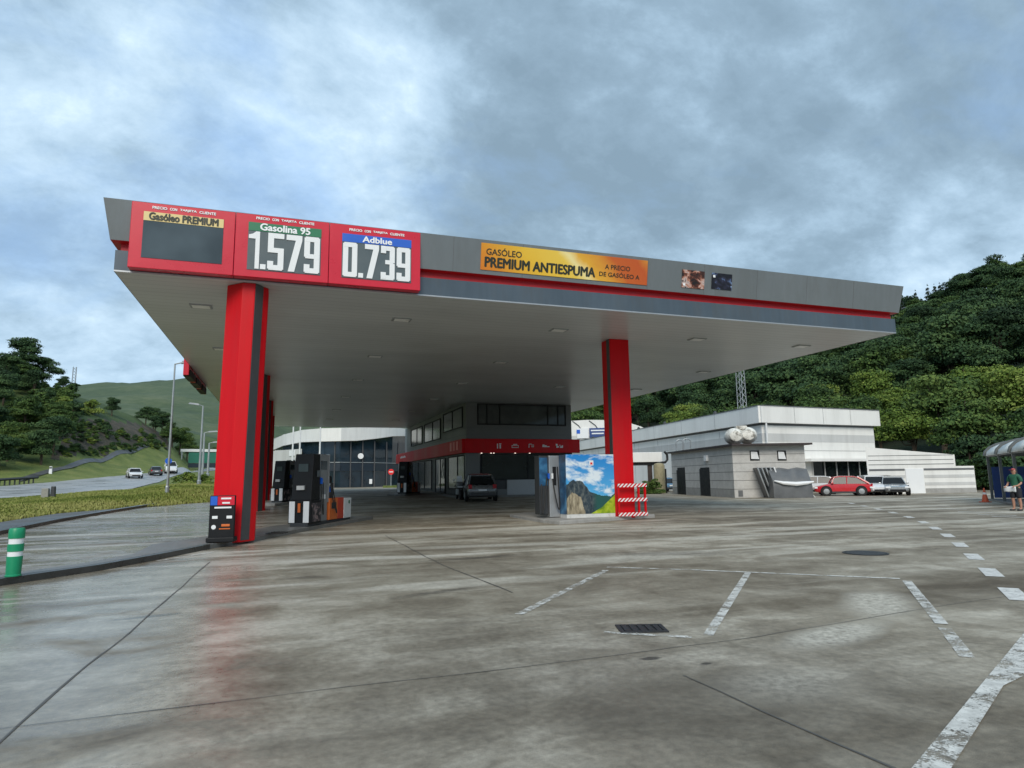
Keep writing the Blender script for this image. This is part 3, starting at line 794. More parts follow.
# ---- advertising banner and two small posters, lying on the sloping upper fascia
def on_fascia(x, z):   # point on the sloping face, pushed out 8 mm
    t = (z-.80)/(FD-.80); off = .11+(.287-.11)*t
    return Vector((x, Y0-off-.008, HS+z))
def fas_mat(x, z, out=0.0):
    a = on_fascia(x, z); ux = Vector((1, 0, 0)); uz = (on_fascia(x, z+.1)-a).normalized(); n = ux.cross(uz)
    a = a+n*out
    return Matrix(((ux.x, uz.x, n.x, a.x), (ux.y, uz.y, n.y, a.y), (ux.z, uz.z, n.z, a.z), (0, 0, 0, 1)))
def banner_mat():
    m, nt, b = newmat('banner_print'); P = N(nt, 'ShaderNodeNewGeometry').outputs['Position']
    sp = N(nt, 'ShaderNodeSeparateXYZ'); L(nt, P, sp.inputs[0])
    wv = math_(nt, 'ADD', sp.outputs[0], math_(nt, 'MULTIPLY', sp.outputs[2], .9))
    wv = math_(nt, 'ADD', wv, math_(nt, 'MULTIPLY', tnoise(nt, P, 1.2, 3), .8))
    r = ramp(nt, math_(nt, 'DIVIDE', math_(nt, 'SUBTRACT', wv, 12.6), 7.0), [(0, (.62, .12, .012)), (.14, (.72, .26, .02)), (.34, (.82, .50, .04)), (.52, (.85, .58, .08)), (.58, (.90, .76, .34)), (.64, (.80, .42, .04)), (.80, (.58, .12, .02)), (.92, (.55, .10, .02)), (1, (.68, .28, .04))])
    L(nt, r.outputs[0], b.inputs['Base Color']); b.inputs['Roughness'].default_value = .4; return m
M['banner'] = banner_mat()
bn = empty('advert_banner', (0, 0, 0), 0, 'orange and yellow banner reading GASÓLEO PREMIUM ANTIESPUMA A PRECIO DE GASÓLEO A', 'banner')
bx0, bx1, bz0, bz1 = 5.45, 11.25, .93, 1.74
MB().plate(on_fascia(bx0, bz0), on_fascia(bx1, bz0), on_fascia(bx1, bz1), on_fascia(bx0, bz1), .012).build('sheet', M['banner'], bn)
text_mesh('text', 'GASÓLEO', 1.15, .235, fas_mat(bx0+.17, bz0+.47, .013), M['text_dark'], bn, bold=.02, depth=.004)
text_mesh('text', 'PREMIUM ANTIESPUMA', 3.72, .30, fas_mat(bx0+.14, bz0+.10, .013), M['text_dark'], bn, bold=.06, depth=.004)
text_mesh('text', 'A PRECIO', .92, .15, fas_mat(bx0+4.22, bz0+.40, .013), M['text_dark'], bn, bold=.02, depth=.004)
text_mesh('text', 'DE GASÓLEO A', 1.48, .175, fas_mat(bx0+4.02, bz0+.16, .013), M['text_dark'], bn, bold=.02, depth=.004)
def photo_mat(name, stops, sc_, seed):
    m, nt, b = newmat(name); P = N(nt, 'ShaderNodeNewGeometry').outputs['Position']
    k = tnoise(nt, vmap(nt, P, (1, 1, 1.3), (0, 0, 0), (seed, 0, 0)), sc_, 4, .6, .4)
    r = ramp(nt, k, stops); L(nt, r.outputs[0], b.inputs['Base Color']); b.inputs['Roughness'].default_value = .35; return m
M['ph1'] = photo_mat('poster_print_warm', [(.38, (.02, .015, .015)), (.47, (.10, .03, .02)), (.53, (.48, .22, .15)), (.62, (.60, .48, .45)), (.66, (.05, .03, .03))], 3.4, 3.7)
M['ph2'] = photo_mat('poster_print_cool', [(.44, (.012, .012, .02)), (.53, (.03, .03, .06)), (.58, (.10, .16, .30)), (.66, (.45, .55, .68)), (.72, (.25, .06, .04))], 2.6, 9.1)
for x0, x1, za, zb, mt, lab in ((12.60, 13.50, .98, 1.58, 'ph1', 'small poster with warm skin-toned picture, nearer the orange banner'), (13.80, 14.64, 1.03, 1.58, 'ph2', 'small dark poster with a blue-white corner, farther from the orange banner')):
    p = empty('poster', (0, 0, 0), 0, lab, 'poster')
    MB().plate(on_fascia(x0, za), on_fascia(x1, za), on_fascia(x1, zb), on_fascia(x0, zb), .012).build('print', M[mt], p)
    q = on_fascia(x0+.09, za+.1 if mt == 'ph1' else zb-.12); MB().box((q.x, q.y-.016, q.z), (.09, .006, .09)).build('emblem', M['sign_white'], p)
# red-backed price board on the left side of the canopy seen edge-on
e = empty('price_sign', (XL-.02, 33.2, HS-.42), 0, 'red-edged dark price board on the left side of the canopy, seen almost edge-on', 'price sign')
MB().box((-.12, 3.4, .9), (.24, 7.2, 1.85)).build('board', M['red_sign'], e, bevel=.02)
for k in range(3): MB().box((-.1, .9+k*2.4, .1), (.3, 1.9, .3)).build('display', M['black'], e)

# ------------------------------------------------------------------ shop under the canopy
sh = empty('fuel_shop', (11.9, 44, .4), 0, 'grey two-storey shop with a red sign band standing under the canopy', 'shop')
def sl(x, y, z): return (x-11.9, y-44, z-.4)
def sbox(n, x0, x1, y0, y1, z0, z1, mt, par=None, bev=0):
    return MB().box(sl((x0+x1)/2, (y0+y1)/2, (z0+z1)/2), (x1-x0, y1-y0, z1-z0)).build(n, mt, par or sh, bevel=bev)
sbox('wall', 11.95, 20.0, 44.05, 67.5, 3.3, HS-.02, M['shop'])
sbox('wall', 12.0, 20.0, 44.1, 67.5, .2, 3.3, M['dark'])
sbox('low_wall', 14.9, 20.0, 44.0, 44.1, .3, 1.55, M['shop_low'])
sbox('low_wall', 11.95, 14.9, 44.0, 44.1, .3, .9, M['shop'])
sbox('pier', 11.9, 12.9, 43.98, 44.3, .3, 3.42, M['shop'])
sbox('plinth', 11.85, 20.1, 43.9, 67.6, .1, .5, M['dark'])
# panel joints on the upper wall
pj = MB()
for z in (4.75, 5.2): pj.box(sl(15.97, 44.044, z), (8.0, .012, .03))
for z in (4.75, 5.2): pj.box(sl(11.944, 55.8, z), (.012, 23.3, .03))
pj.build('panel_joint', M['grey_line'], sh)
# upper windows, front
def window(n, axis, a0, a1, fix_, z0, z1, mull, par, gm='glass_soft'):
    "axis x: wall faces -y at y=fix_; axis y: wall faces -x at x=fix_"
    def bx(a, b, z_0, z_1, t0, t1):
        if axis == 'x': return (sl((a+b)/2, fix_-(t0+t1)/2, (z_0+z_1)/2), (b-a, t1-t0, z_1-z_0))
        return (sl(fix_-(t0+t1)/2, (a+b)/2, (z_0+z_1)/2), (t1-t0, b-a, z_1-z_0))
    f = MB(); w = .09
    for A in ((a0, a1, z0, z0+w), (a0, a1, z1-w, z1)): f.box(*bx(*A, 0, .07))
    for m_ in [a0+w/2]+mull+[a1-w/2]: f.box(*bx(m_-w/2, m_+w/2, z0+w, z1-w, 0, .068))
    fo = f.build(n, M['black'], par)
    MB().box(*bx(a0+.01, a1-.01, z0+.01, z1-.01, .0, .03)).build('pane', M[gm], fo)
window('window', 'x', 12.75, 19.55, 44.05, 5.42, 6.93, [13.45, 14.4, 18.1, 18.9], sh)
window('window', 'x', 13.0, 20.0, 44.1, 1.55, 3.4, [16.5], sh, 'glass')
window('window', 'y', 45.0, 51.0, 11.95, 5.3, 6.8, [48], sh)
window('window', 'y', 52.0, 58.5, 11.95, 4.9, 6.6, [55], sh)
window('window', 'y', 59.5, 65.0, 11.95, 4.9, 6.6, [62], sh)
window('shop_window', 'y', 44.6, 49.5, 12.0, .9, 3.35, [46.6], sh)
window('shop_door', 'y', 50.5, 54.0, 12.0, .55, 3.35, [52.2], sh, 'glass')
window('shop_window', 'y', 55.5, 64.5, 12.0, .8, 3.35, [58.5, 61.5], sh)
# red sign band
bd = MB(); bd.box(sl(16.15, 43.9, 3.93), (8.7, .3, .98)); bd.box(sl(11.75, 58.1, 3.93), (.3, 28.4, .98)); bd = bd.build('sign_band', M['red'], sh, bevel=.02)
def icon(x, kind):
    m = MB(); y = 43.735
    def b(dx, dz, w, h, r=0): m.box(sl(x+dx, y, 3.93+dz), (w, .012, h))
    if kind == 0: b(-.12, -.02, .08, .34); b(.08, -.05, .1, .28); b(.08, .14, .16, .05)
    if kind == 1: b(0, .02, .5, .04); b(-.24, -.06, .04, .18); b(.24, -.06, .04, .18); b(0, -.12, .5, .04); b(0, .1, .3, .05)
    if kind == 2: b(-.15, .0, .05, .26); b(.12, .06, .18, .05); b(.12, -.06, .18, .05); b(.2, 0, .05, .2); b(-.04, .13, .2, .04)
    if kind == 3: b(0, -.05, .55, .06); b(-.1, .02, .34, .06); b(-.18, .08, .14, .05)
    if kind == 4: b(-.2, .08, .14, .14); b(-.14, -.06, .18, .12); b(.12, -.08, .12, .12); b(.24, -.04, .1, .18); b(.05, .04, .08, .08)
    m.build('pictogram', M['sign_white'], bd)
for i, x in enumerate((14.25, 15.45, 16.65, 17.8, 18.85)): icon(x, i)
m_ = MB()
for k in range(7): m_.box(sl(11.592, 66.5+k*.45, 3.98+.05*(k % 2)), (.012, .3, .16+.05*((k*3) % 2)))
m_.build('lettering', M['sign_white'], bd)
m_ = MB()
M['bright_red'] = mat('bright_red_sign', (.75, .03, .03), .35, var=.05)
for k in range(3): m_.box(sl(11.585, 45.2+k*.95, 4.0), (.02, .62, .62))
m_.build('sign_tile', M['bright_red'], bd)
# end block beyond the canopy
eb = MB(); eb.box(sl(14.0, 70.3, 1.9), (4.0, 5.4, 3.2)); eb = eb.build('end_wall', M['concrete_wall'], sh)
j_ = MB()
for k in range(6): j_.box(sl(11.995, 70.3, .7+k*.5), (.014, 5.4, .03))
j_.build('wall_joint', M['grey_line'], eb)
boxo('upper_end_wall', sl(14, 68.2, 5.2), (4.0, 1.3, 3.6), M['concrete_wall'], sh)
# small lit downlights under the band
M['lamp_on'] = emis('lit_downlight', (1, .95, .82), 1.6)
for x in (13.0, 13.7, 13.9, 15.5, 16.6):
    MB().lathe([(.05, 0), (.05, .02)], c=sl(x, 43.9, 3.412), n=10).build('downlight', M['lamp_on'], sh)
boxo('pavement', (16, 50, .2), (9.5, 14, .34), M['kerb'])
pv = COL.objects['pavement']; pv.location = (0, 0, 0); tag(pv, kind='structure'); pv.hide_render = False
bpy.data.objects.remove(pv)
MB().prism([(11.0, 43.2), (20.9, 43.2), (20.9, 74), (11.0, 74)], 0, .50).build('shop_pavement', M['kerb'], fix=True)['kind'] = 'structure'

# ------------------------------------------------------------------ fuel pumps
def hose(p0, p1, sag, par, r=.018, out=(0, 0, 0)):
    p0, p1 = Vector(p0), Vector(p1); P = []
    for k in range(13):
        t = k/12; q = p0.lerp(p1, t); q.z -= sag*4*t*(1-t); q += Vector(out)*math.sin(PI*t); P.append(q)
    return MB().tube(P, r, 8).build('hose', M['rubber'], par, smooth=True)
def nozzle(p, par, s=1):
    m = MB(); m.box(p, (.06, .10, .20)); m.tube([(p[0], p[1], p[2]+.1), (p[0], p[1]-.10*s, p[2]+.16), (p[0], p[1]-.2*s, p[2]+.10)], .014, 6)
    m.build('nozzle', M['blue_s'], par)
M['promo'] = photo_mat('promo_print', [(.42, (.015, .015, .02)), (.52, (.06, .05, .06)), (.6, (.35, .25, .25)), (.72, (.1, .1, .1))], 5, 2)
def make_pump():
    # long axis = +x; near end at x=0 ; street side faces -y
    e = empty('fuel_pump', (0, 0, 0))
    MB().box((1.82, 0, .06), (3.64, .62, .12)).build('base', M['dark'], e, bevel=.01)
    MB().box((.42, 0, .48), (.80, .80, .76)).build('lower_cabinet', M['black'], e, bevel=.02)
    for s in (-1, 1): MB().box((-.012, s*.25, .48), (.03, .20, .70)).build('white_bumper', M['sign_white'], e, bevel=.01)
    MB().box((-.012, 0, .62), (.02, .09, .30)).build('orange_label', M['orange'], e)
    MB().box((.44, -.405, .46), (.72, .012, .62)).build('promo_panel', M['promo'], e)
    t = MB(); V = [(.10, -.36, .86), (.80, -.36, .86), (.80, .36, .86), (.10, .36, .86), (.30, -.33, 2.42), (.80, -.33, 2.42), (.80, .33, 2.42), (.30, .33, 2.42)]
    t.add(V, [(3, 2, 1, 0), (4, 5, 6, 7), (0, 1, 5, 4), (1, 2, 6, 5), (2, 3, 7, 6), (3, 0, 4, 7)])
    hd = t.build('display_head', M['black'], e, bevel=.02)
    MB().box((.62, -.372, 1.75), (.26, .014, .22)).build('screen', M['screen'], hd)
    MB().box((.225, 0, 1.95), (.02, .34, .26)).build('end_screen', M['screen'], hd)
    MB().box((.118, .02, 1.28), (.12, .26, .14)).build('sticker', M['grey_clad'], hd)
    for s in (-1, 1): MB().box((1.2, s*.296, 2.05), (.50, .014, .30)).build('mast_screen', M['screen'], e); MB().box((1.2, s*.296, .95), (.34, .012, .16)).build('mast_label', M['sign_white'], e); MB().box((2.0, s*.356, .62), (.40, .012, .22)).build('cabinet_label', M['dark'], e)
    mt = MB(); mt.box((1.20, 0, 1.27), (.74, .58, 2.34)); mast = mt.build('hose_mast', M['grey_strip_l'], e, bevel=.03)
    MB().box((1.62, 0, 1.6), (.07, .62, 1.7)).build('side_rail', M['silver'], e)
    MB().box((2.0, 0, .50), (.72, .70, .76)).build('orange_cabinet', M['orange'], e, bevel=.02)
    MB().box((2.64, 0, .50), (.54, .705, .765)).build('red_cabinet', M['redorange'], e, bevel=.02)
    MB().box((3.28, 0, .48), (.70, .72, .74)).build('white_cabinet', M['white'], e, bevel=.02)
    MB().lathe([(.07, 0), (.07, .01)], c=(3.4, -.372, .70), n=12, axis='y').build('green_mark', M['green_s'], e)
    MB().box((2.0, 0, 1.15), (.60, .40, .55)).build('nozzle_block', M['dark'], e, bevel=.03)
    MB().box((1.98, 0, 1.52), (.52, .34, .32)).build('reel_head', M['black'], e, bevel=.05)
    MB().box((1.85, -.212, 1.30), (.16, .02, .22)).build('white_label', M['sign_white'], e)
    for s in (-1, 1):
        hose((.95, s*.30, 1.55), (1.15, s*.30, 1.45), 1.15, e, .02, (0, s*.08, 0))
        hose((1.75, s*.30, 1.35), (2.05, s*.28, 1.25), .95, e, .02, (.1, s*.18, 0))
        nozzle((.93, s*.33, 1.50), e, -s*-1); nozzle((1.78, s*.26, 1.2), e, s)
    return e
M['grey_strip_l'] = mat('pump_mast_grey', (.26, .275, .29), .4, metal=.3, var=.1)
pp = make_pump()
a0, a1 = Vector(G(310, 527, .12)[:2]), Vector(G(355, 519.5, .12)[:2]); ax = (a1-a0).normalized(); ang = math.atan2(ax.y, ax.x)
nrm = Vector((-ax.y, ax.x))
def place(o, p, rz, label, cat, group):
    o.location = p; o.rotation_euler = (0, 0, rz); tag(o, label, cat, group)
pos = a0+nrm*.40
place(pp, (pos.x, pos.y, .125), ang, 'fuel pump with grey mast and orange and white cabinets, nearest the big left column', 'fuel pump', 'fuel pumps of one make')
p2 = copy_tree(pp); q = at(276, 509); place(p2, (-.35, 40.3, H0(0, 40)+.12), ang, 'dark fuel pump standing behind the nearest one, beside the second left column', 'fuel pump', 'fuel pumps of one make')
q3 = Vector((8.7, 47.0)); p3 = copy_tree(pp); place(p3, (8.4, 49.5, H0(8, 49)+.12), R(62), 'unlit dark fuel pump in the shade left of the parked car, beside the shop', 'fuel pump', 'fuel pumps of one make')
# islands of the far pumps
MB().box((-.0, 41.5, H0(0, 41)+.05), (1.5, 5.2, .16), R(-25)).build('far_pump_island', M['island'], bevel=.03)['kind'] = 'structure'
MB().box((9.1, 51.1, H0(8, 49)+.05), (1.4, 5.2, .16), R(-28)).build('far_pump_island', M['kerb'], bevel=.03)['kind'] = 'structure'

# picture-wrapped pump on the right
def picture_mat():
    m, nt, b = newmat('mountain_picture'); P = N(nt, 'ShaderNodeNewGeometry').outputs['Position']
    sp = N(nt, 'ShaderNodeSeparateXYZ'); L(nt, P, sp.inputs[0]); x, z = math_(nt, 'SUBTRACT', sp.outputs[0], PX0), sp.outputs[2]
    cl_ = ramp(nt, tnoise(nt, vmap(nt, P, (1, 1, 1.9)), 1.5, 5, .6, .3), [(.47, 0.0), (.62, 1.0)]).outputs[0]
    sky = mixc(nt, cl_, ramp(nt, math_(nt, 'DIVIDE', z, 2.5), [(.3, (.10, .42, .72)), (1, (.015, .22, .62))]).outputs[0], (.72, .80, .86))
    nz = tnoise(nt, P, 3.0, 5, .6)
    # mountain skyline falling to the right
    line_ = ramp(nt, math_(nt, 'DIVIDE', x, 2.05), [(0, .54), (.14, .60), (.32, .59), (.45, .46), (.62, .38), (.9, .36), (1, .42)]).outputs[0]
    sky_l = math_(nt, 'ADD', math_(nt, 'MULTIPLY', line_, 2.5), math_(nt, 'MULTIPLY', math_(nt, 'SUBTRACT', nz, .5), .25))
    mt = math_(nt, 'LESS_THAN', z, sky_l)
    rock = ramp(nt, tnoise(nt, vmap(nt, P, (1, 1, .5)), 9, 6, .7), [(.35, (.012, .02, .03)), (.5, (.04, .06, .075)), (.7, (.14, .15, .14))]).outputs[0]
    g2 = ramp(nt, x, [(0, rockless), (1, rockless)]).outputs[0]
    rg = mixc(nt, ramp(nt, math_(nt, 'DIVIDE', x, 2.05), [(.5, 0.0), (.62, 1.0)]).outputs[0], rock, (.02, .09, .08))
    c = mixc(nt, mt, sky, rg)
    bu = ramp(nt, math_(nt, 'DIVIDE', x, 2.05), [(0, .30), (.1, .42), (.3, .34), (.38, .08), (.4, 0.0)]).outputs[0]
    bmk = math_(nt, 'LESS_THAN', z, math_(nt, 'ADD', math_(nt, 'MULTIPLY', bu, 2.5), math_(nt, 'MULTIPLY', math_(nt, 'SUBTRACT', nz, .5), .5)))
    cliff = ramp(nt, tnoise(nt, vmap(nt, P, (3, 3, .6)), 4, 5, .7), [(.35, (.10, .08, .05)), (.6, (.42, .36, .25)), (.7, (.5, .45, .34))]).outputs[0]
    c = mixc(nt, bmk, c, cliff)
    gl_ = ramp(nt, math_(nt, 'DIVIDE', x, 2.05), [(.40, .04), (.7, .16), (1, .36)]).outputs[0]
    gm = math_(nt, 'MULTIPLY', math_(nt, 'LESS_THAN', z, math_(nt, 'ADD', math_(nt, 'MULTIPLY', gl_, 2.5), .1)), math_(nt, 'GREATER_THAN', x, .84))
    gr = ramp(nt, tnoise(nt, P, 4, 5, .6), [(.35, (.10, .20, .01)), (.6, (.36, .46, .02)), (.75, (.5, .55, .08))]).outputs[0]
    c = mixc(nt, gm, c, gr)
    L(nt, c, b.inputs['Base Color']); b.inputs['Roughness'].default_value = .3; return m
rockless = (.5, .5, .5); PX0 = 9.90
M['picture'] = picture_mat()
M['picture_side'] = photo_mat('picture_side_print', [(.35, (.01, .03, .07)), (.5, (.02, .10, .22)), (.62, (.06, .22, .40)), (.75, (.3, .4, .5))], 1.1, 5)
rp = empty('picture_pump', (9.90, 22.42, .14), 0, 'fuel pump wrapped in a blue sky and mountain picture beside the right red column', 'fuel pump')
MB().box((1.0, .45, .07), (2.0, .9, .14)).build('plinth', M['plinth'], rp)
MB().box((1.0, .45, 1.24), (1.99, .88, 2.2)).build('cabinet', M['dark'], rp, bevel=.01)
MB().box((1.0, -.002, 1.24), (1.99, .02, 2.2)).build('front_picture', M['picture'], rp)
MB().box((-.004, .35, 1.24), (.02, .66, 2.2)).build('side_picture', M['picture_side'], rp)
MB().box((1.05, -.018, 2.02), (.17, .014, .19)).build('emblem', M['sign_white'], rp)
MB().box((1.05, -.028, 2.0), (.09, .006, .08)).build('emblem_mark', M['bright_red'], rp)
MB().box((-.22, .75, 1.17), (.42, .34, 2.3)).build('hose_mast', M['silver'], rp, bevel=.02)
MB().box((-.62, .95, 1.22), (.34, .5, 2.2)).build('hose_cabinet', M['dark'], rp, bevel=.02)
MB().box((-.62, .69, 1.72), (.33, .02, 1.05)).build('hose_cabinet_picture', M['picture_side'], rp)
MB().box((-.22, .575, 1.55), (.14, .02, .7)).build('mast_slot', M['black'], rp)
for k in (0, 1): MB().box((-.45+.14*k, .60, 1.55), (.07, .09, .2)).build('nozzle', M['sign_white'] if k else M['blue_s'], rp)
hose((-.52, .6, 1.5), (-.78, .5, 1.25), 1.2, rp, .03, (-.16, -.2, 0)); hose((-.3, .58, 1.5), (-.12, .5, 1.9), 1.4, rp, .022, (.1, -.12, 0))

# crash guard at the right column
gd = empty('crash_guard', (11.95, 22.25, .14), 0, 'red tubular crash guard with red and white striped bars in front of the right column', 'guard rail')
def stripe_mat():
    m, nt, b = newmat('striped_tape'); P = N(nt, 'ShaderNodeNewGeometry').outputs['Position']
    sp = N(nt, 'ShaderNodeSeparateXYZ'); L(nt, P, sp.inputs[0])
    v = math_(nt, 'ADD', math_(nt, 'MULTIPLY', sp.outputs[0], -6.2), math_(nt, 'MULTIPLY', sp.outputs[2], 7)); v = math_(nt, 'ADD', v, math_(nt, 'MULTIPLY', sp.outputs[1], 6.2))
    f = math_(nt, 'GREATER_THAN', math_(nt, 'FRACT', v, 0), .5)
    L(nt, mixc(nt, f, (.58, .01, .02), (.8, .8, .8)), b.inputs['Base Color']); b.inputs['Roughness'].default_value = .4; return m
M['stripe'] = stripe_mat()
for x in (.02, .88, 1.16): MB().box((x, 0, .6), (.07, .07, 1.2)).build('post', M['red'], gd)
for x in (1.16,): MB().box((x, .9, .6), (.07, .07, 1.2)).build('post', M['red'], gd)
for z in (.08, .62, 1.16):
    MB().box((.60, -.05, z), (1.24, .03, .13)).build('striped_bar', M['stripe'], gd)
    MB().box((1.212, .45, z), (.03, .97, .13)).build('striped_bar', M['stripe'], gd)

# pavement price board against the big left column
ab = empty('pavement_sign', G(220.5, 542.5, .13), R(-8), 'black pavement price board with a red header leaning by the left column', 'sign')
MB().box((0, .10, .07), (.66, .42, .12)).build('base', M['black'], ab, bevel=.02)
mm = MB(); mm.box((0, .06, .62), (.60, .12, 1.08)); mm.build('board', M['black'], ab, bevel=.015)
MB().box((.09, -.008, 1.03), (.40, .016, .22)).build('red_header', M['red_sign'], ab)
MB().box((-.2, -.008, 1.03), (.16, .016, .22)).build('blue_header', M['blue_s'], ab)
for z, w in ((1.085, .24), (.975, .18)): MB().box((.09, -.022, z), (w, .008, .04)).build('lettering', M['sign_white'], ab)
MB().box((.02, -.008, .86), (.40, .012, .04)).build('lettering', M['sign_white'], ab)
for x in (-.16, .18): MB().box((x, -.008, .62), (.13, .012, .07)).build('label_patch', M['sign_white'], ab, bevel=.004)
MB().lathe([(.055, 0), (.055, .008)], c=(-.18, -.012, .38), n=14, axis='y').build('round_mark', M['sign_white'], ab)
MB().box((.10, -.008, .42), (.20, .012, .06)).build('food_picture', M['orange'], ab, bevel=.01)
MB().box((.08, -.008, .335), (.26, .012, .025)).build('lettering', M['orange'], ab)

# coiled hose on the kerb between column and pump
hp = []
hc = Vector(G(277, 534, .14)[:2])
for k in range(60):
    a = k*.42; rr_ = .18+.08*math.sin(k*.7); hp.append((hc.x+rr_*1.5*math.cos(a)*.8, hc.y+rr_*math.sin(a)+.05, .155+.012*(k/6 % 3)))
tag(MB().tube(hp, .014, 6).build('coiled_hose', M['rubber'], smooth=True), 'black coiled hose lying on the kerb between the left column and the pump', 'hose')

# green bollard
gb = at(10, 576, 3); gbz = empty('bollard', G(13, 576, .13), 0, 'green flexible bollard with two white bands on the left kerb end', 'bollard')
MB().lathe([(.115, 0), (.115, .02), (.105, .03), (.112, .30), (.112, .32)], n=20).build('base_section', M['green_b'], gbz, smooth=True)
MB().lathe([(.104, .32), (.104, .40)], n=20).build('white_band', M['sign_white'], gbz, smooth=True)
MB().lathe([(.113, .40), (.115, .47), (.113, .52)], n=20).build('middle_section', M['green_b'], gbz, smooth=True)
MB().lathe([(.104, .52), (.104, .61)], n=20).build('white_band', M['sign_white'], gbz, smooth=True)
MB().lathe([(.114, .61), (.116, .66), (.114, .75), (.10, .775), (.085, .77), (.08, .72)], n=20).build('top_section', M['green_b'], gbz, smooth=True)

# ------------------------------------------------------------------ cars
def make_car(label, pnt, Lc=4.3, W=1.78, Hc=1.48, kind='hatch', group=None):
    """x forward, origin at ground centre; shell made of cross-sections"""
    e = empty('parked_car', (0, 0, 0), 0, label, 'car', group)
    h = Lc/2; wb = Lc*.3
    belt = Hc*.62
    st = [(-h, .42, .70, .80), (-h+.08, .30, belt*.92, .92), (-h+.5, .24, belt*1.02, .99), (-.6, .22, belt*1.02, 1.0), (.3, .22, belt, 1.0), (h-1.05, .22, belt*.97, 1.0), (h-.55, .24, belt*.86, .97), (h-.15, .28, belt*.74, .88), (h, .36, .60, .74)]
    V = []; Fc = []
    for (x, zb, zt, k) in st:
        w = W/2*k
        V += [(x, -w*.86, zb), (x, -w*.98, zb+.10), (x, -w, (zb+zt)/2), (x, -w*.96, zt-.06), (x, -w*.84, zt), (x, 0, zt+.02), (x, w*.84, zt), (x, w*.96, zt-.06), (x, w, (zb+zt)/2), (x, w*.98, zb+.10), (x, w*.86, zb)]
    n = 11
    for i in range(len(st)-1):
        for k in range(n): Fc.append((i*n+k, i*n+(k+1) % n, (i+1)*n+(k+1) % n, (i+1)*n+k))
    Fc += [tuple(range(n)), tuple((len(st)-1)*n+k for k in range(n))[::-1]]
    body = MB().add(V, Fc).build('body', pnt, e, smooth=True, fix=True)
    # greenhouse
    back = {'hatch': (-h+.22, -h+.95), 'sedan': (-h+.75, -h+1.35), 'suv': (-h+.10, -h+.38)}[kind]
    gh = [(back[0], belt*.98, .84), (back[1], Hc-.09, .70), (back[1]+.25, Hc-.02, .69), (.15, Hc, .70), (.55, Hc-.06, .69), (h-1.15, belt*.97, .86)]
    V = []; Fc = []
    for (x, z, k) in gh: V += [(x, -W/2*k, z), (x, W/2*k, z)]
    base = [(back[0], belt*.95, .90), (h-1.15, belt*.95, .90)]
    # side windows lie in one plane per side: half-width shrinks with height
    def kw(z): return .90+(.69-.90)*(z-belt)/(Hc-belt)
    rf = MB(); V = []
    for (x, z, k) in gh[1:5]:
        w = W/2*kw(z)+.025
        V += [(x, -w, z-.05), (x, -w, z), (x, -w*.6, z+.03), (x, w*.6, z+.03), (x, w, z), (x, w, z-.05)]
    rf.add(V, [(i*6+k, (i+1)*6+k, (i+1)*6+(k+1) % 6, i*6+(k+1) % 6) for i in range(3) for k in range(6)]+[(0, 1, 2, 3, 4, 5), (23, 22, 21, 20, 19, 18)])
    rf.build('roof', pnt, e, smooth=True, fix=True)
    g = MB()
    prof_ = [(gh[0][0], gh[0][1]), (gh[1][0], gh[1][1]-.03), (gh[3][0], gh[3][1]-.045), (gh[4][0], gh[4][1]-.04), (gh[5][0], gh[5][1])]
    m = len(prof_)
    lo = [(p[0], -W/2*kw(p[1]), p[1]) for p in prof_]; hi = [(p[0], W/2*kw(p[1]), p[1]) for p in prof_]
    g.add(lo+hi, [tuple(range(m)), tuple(range(m, 2*m))[::-1]]+[(i, m+i, m+(i+1) % m, (i+1) % m) for i in range(m)])
    g.build('windows', M['carglass'], e, fix=True)
    for s in (-1, 1):
        for (xa, za, xb, zb, rr2) in ((h-1.15, belt*.97, .55, Hc-.07, .035), (back[0]+.02, belt*.98, back[1], Hc-.09, .075), (-.25, belt*.98, -.3, Hc-.05, .035)):
            MB().tube([(xa, s*W/2*kw(za), za), (xb, s*W/2*kw(zb), zb)], rr2, 6).build('pillar', pnt, e)
        MB().box((h-1.25, s*(W/2+.06), belt+.05), (.12, .16, .11)).build('mirror', pnt, e, bevel=.03)
        MB().box((h-.10, s*W*.36, .60+(.05 if kind == 'suv' else 0)), (.22, .34, .13)).build('headlight', M['sign_white'], e, bevel=.03)
        MB().box((-h+.05, s*W*.40, belt*.86), (.10, .22, .24)).build('tail_light', M['red_dark'], e, bevel=.02)
        MB().box((0, s*W/2*.985, .27), (Lc*.52, .03, .12)).build('sill', M['dark'], e)
    MB().box((h-.02, 0, .38), (.06, W*.6, .16)).build('grille', M['black'], e)
    MB().box((-h-.0, 0, .40), (.10, W*.84, .18)).build('rear_bumper', M['dark'] if kind != 'sedan' else pnt, e, bevel=.03)
    MB().box((-h-.055, 0, .66), (.012, .50, .11)).build('number_plate', M['sign_white'], e)
    rw = .33 if kind != 'suv' else .36
    for sx in (1, -1):
        for s in (-1, 1):
            c = (sx*wb, s*(W/2-.10), rw)
            ar = MB(); ar.lathe([(rw+.07, -.02), (rw+.07, .02)], c=(c[0], s*(W/2-.012), rw+.02), n=20, axis='y'); ar.build('wheel_arch', M['black'], e)
            wl = MB(); wl.lathe([(rw*.7, -.115), (rw*.96, -.11), (rw, -.07), (rw, .07), (rw*.96, .11), (rw*.7, .115)], c=(c[0], c[1]+s*.05, c[2]), n=22, axis='y'); wl = wl.build('wheel', M['rubber'], e, smooth=True)
            rm = MB(); rm.lathe([(rw*.62, 0), (rw*.62, .02), (rw*.3, .035), (.02, .04)], c=(0, 0, 0), n=14, axis='y')
            o = rm.build('rim', M['steel'], wl, smooth=True); o.location = (c[0], c[1]+s*.165, c[2])
            if s < 0: o.rotation_euler = (0, 0, PI)
    return e
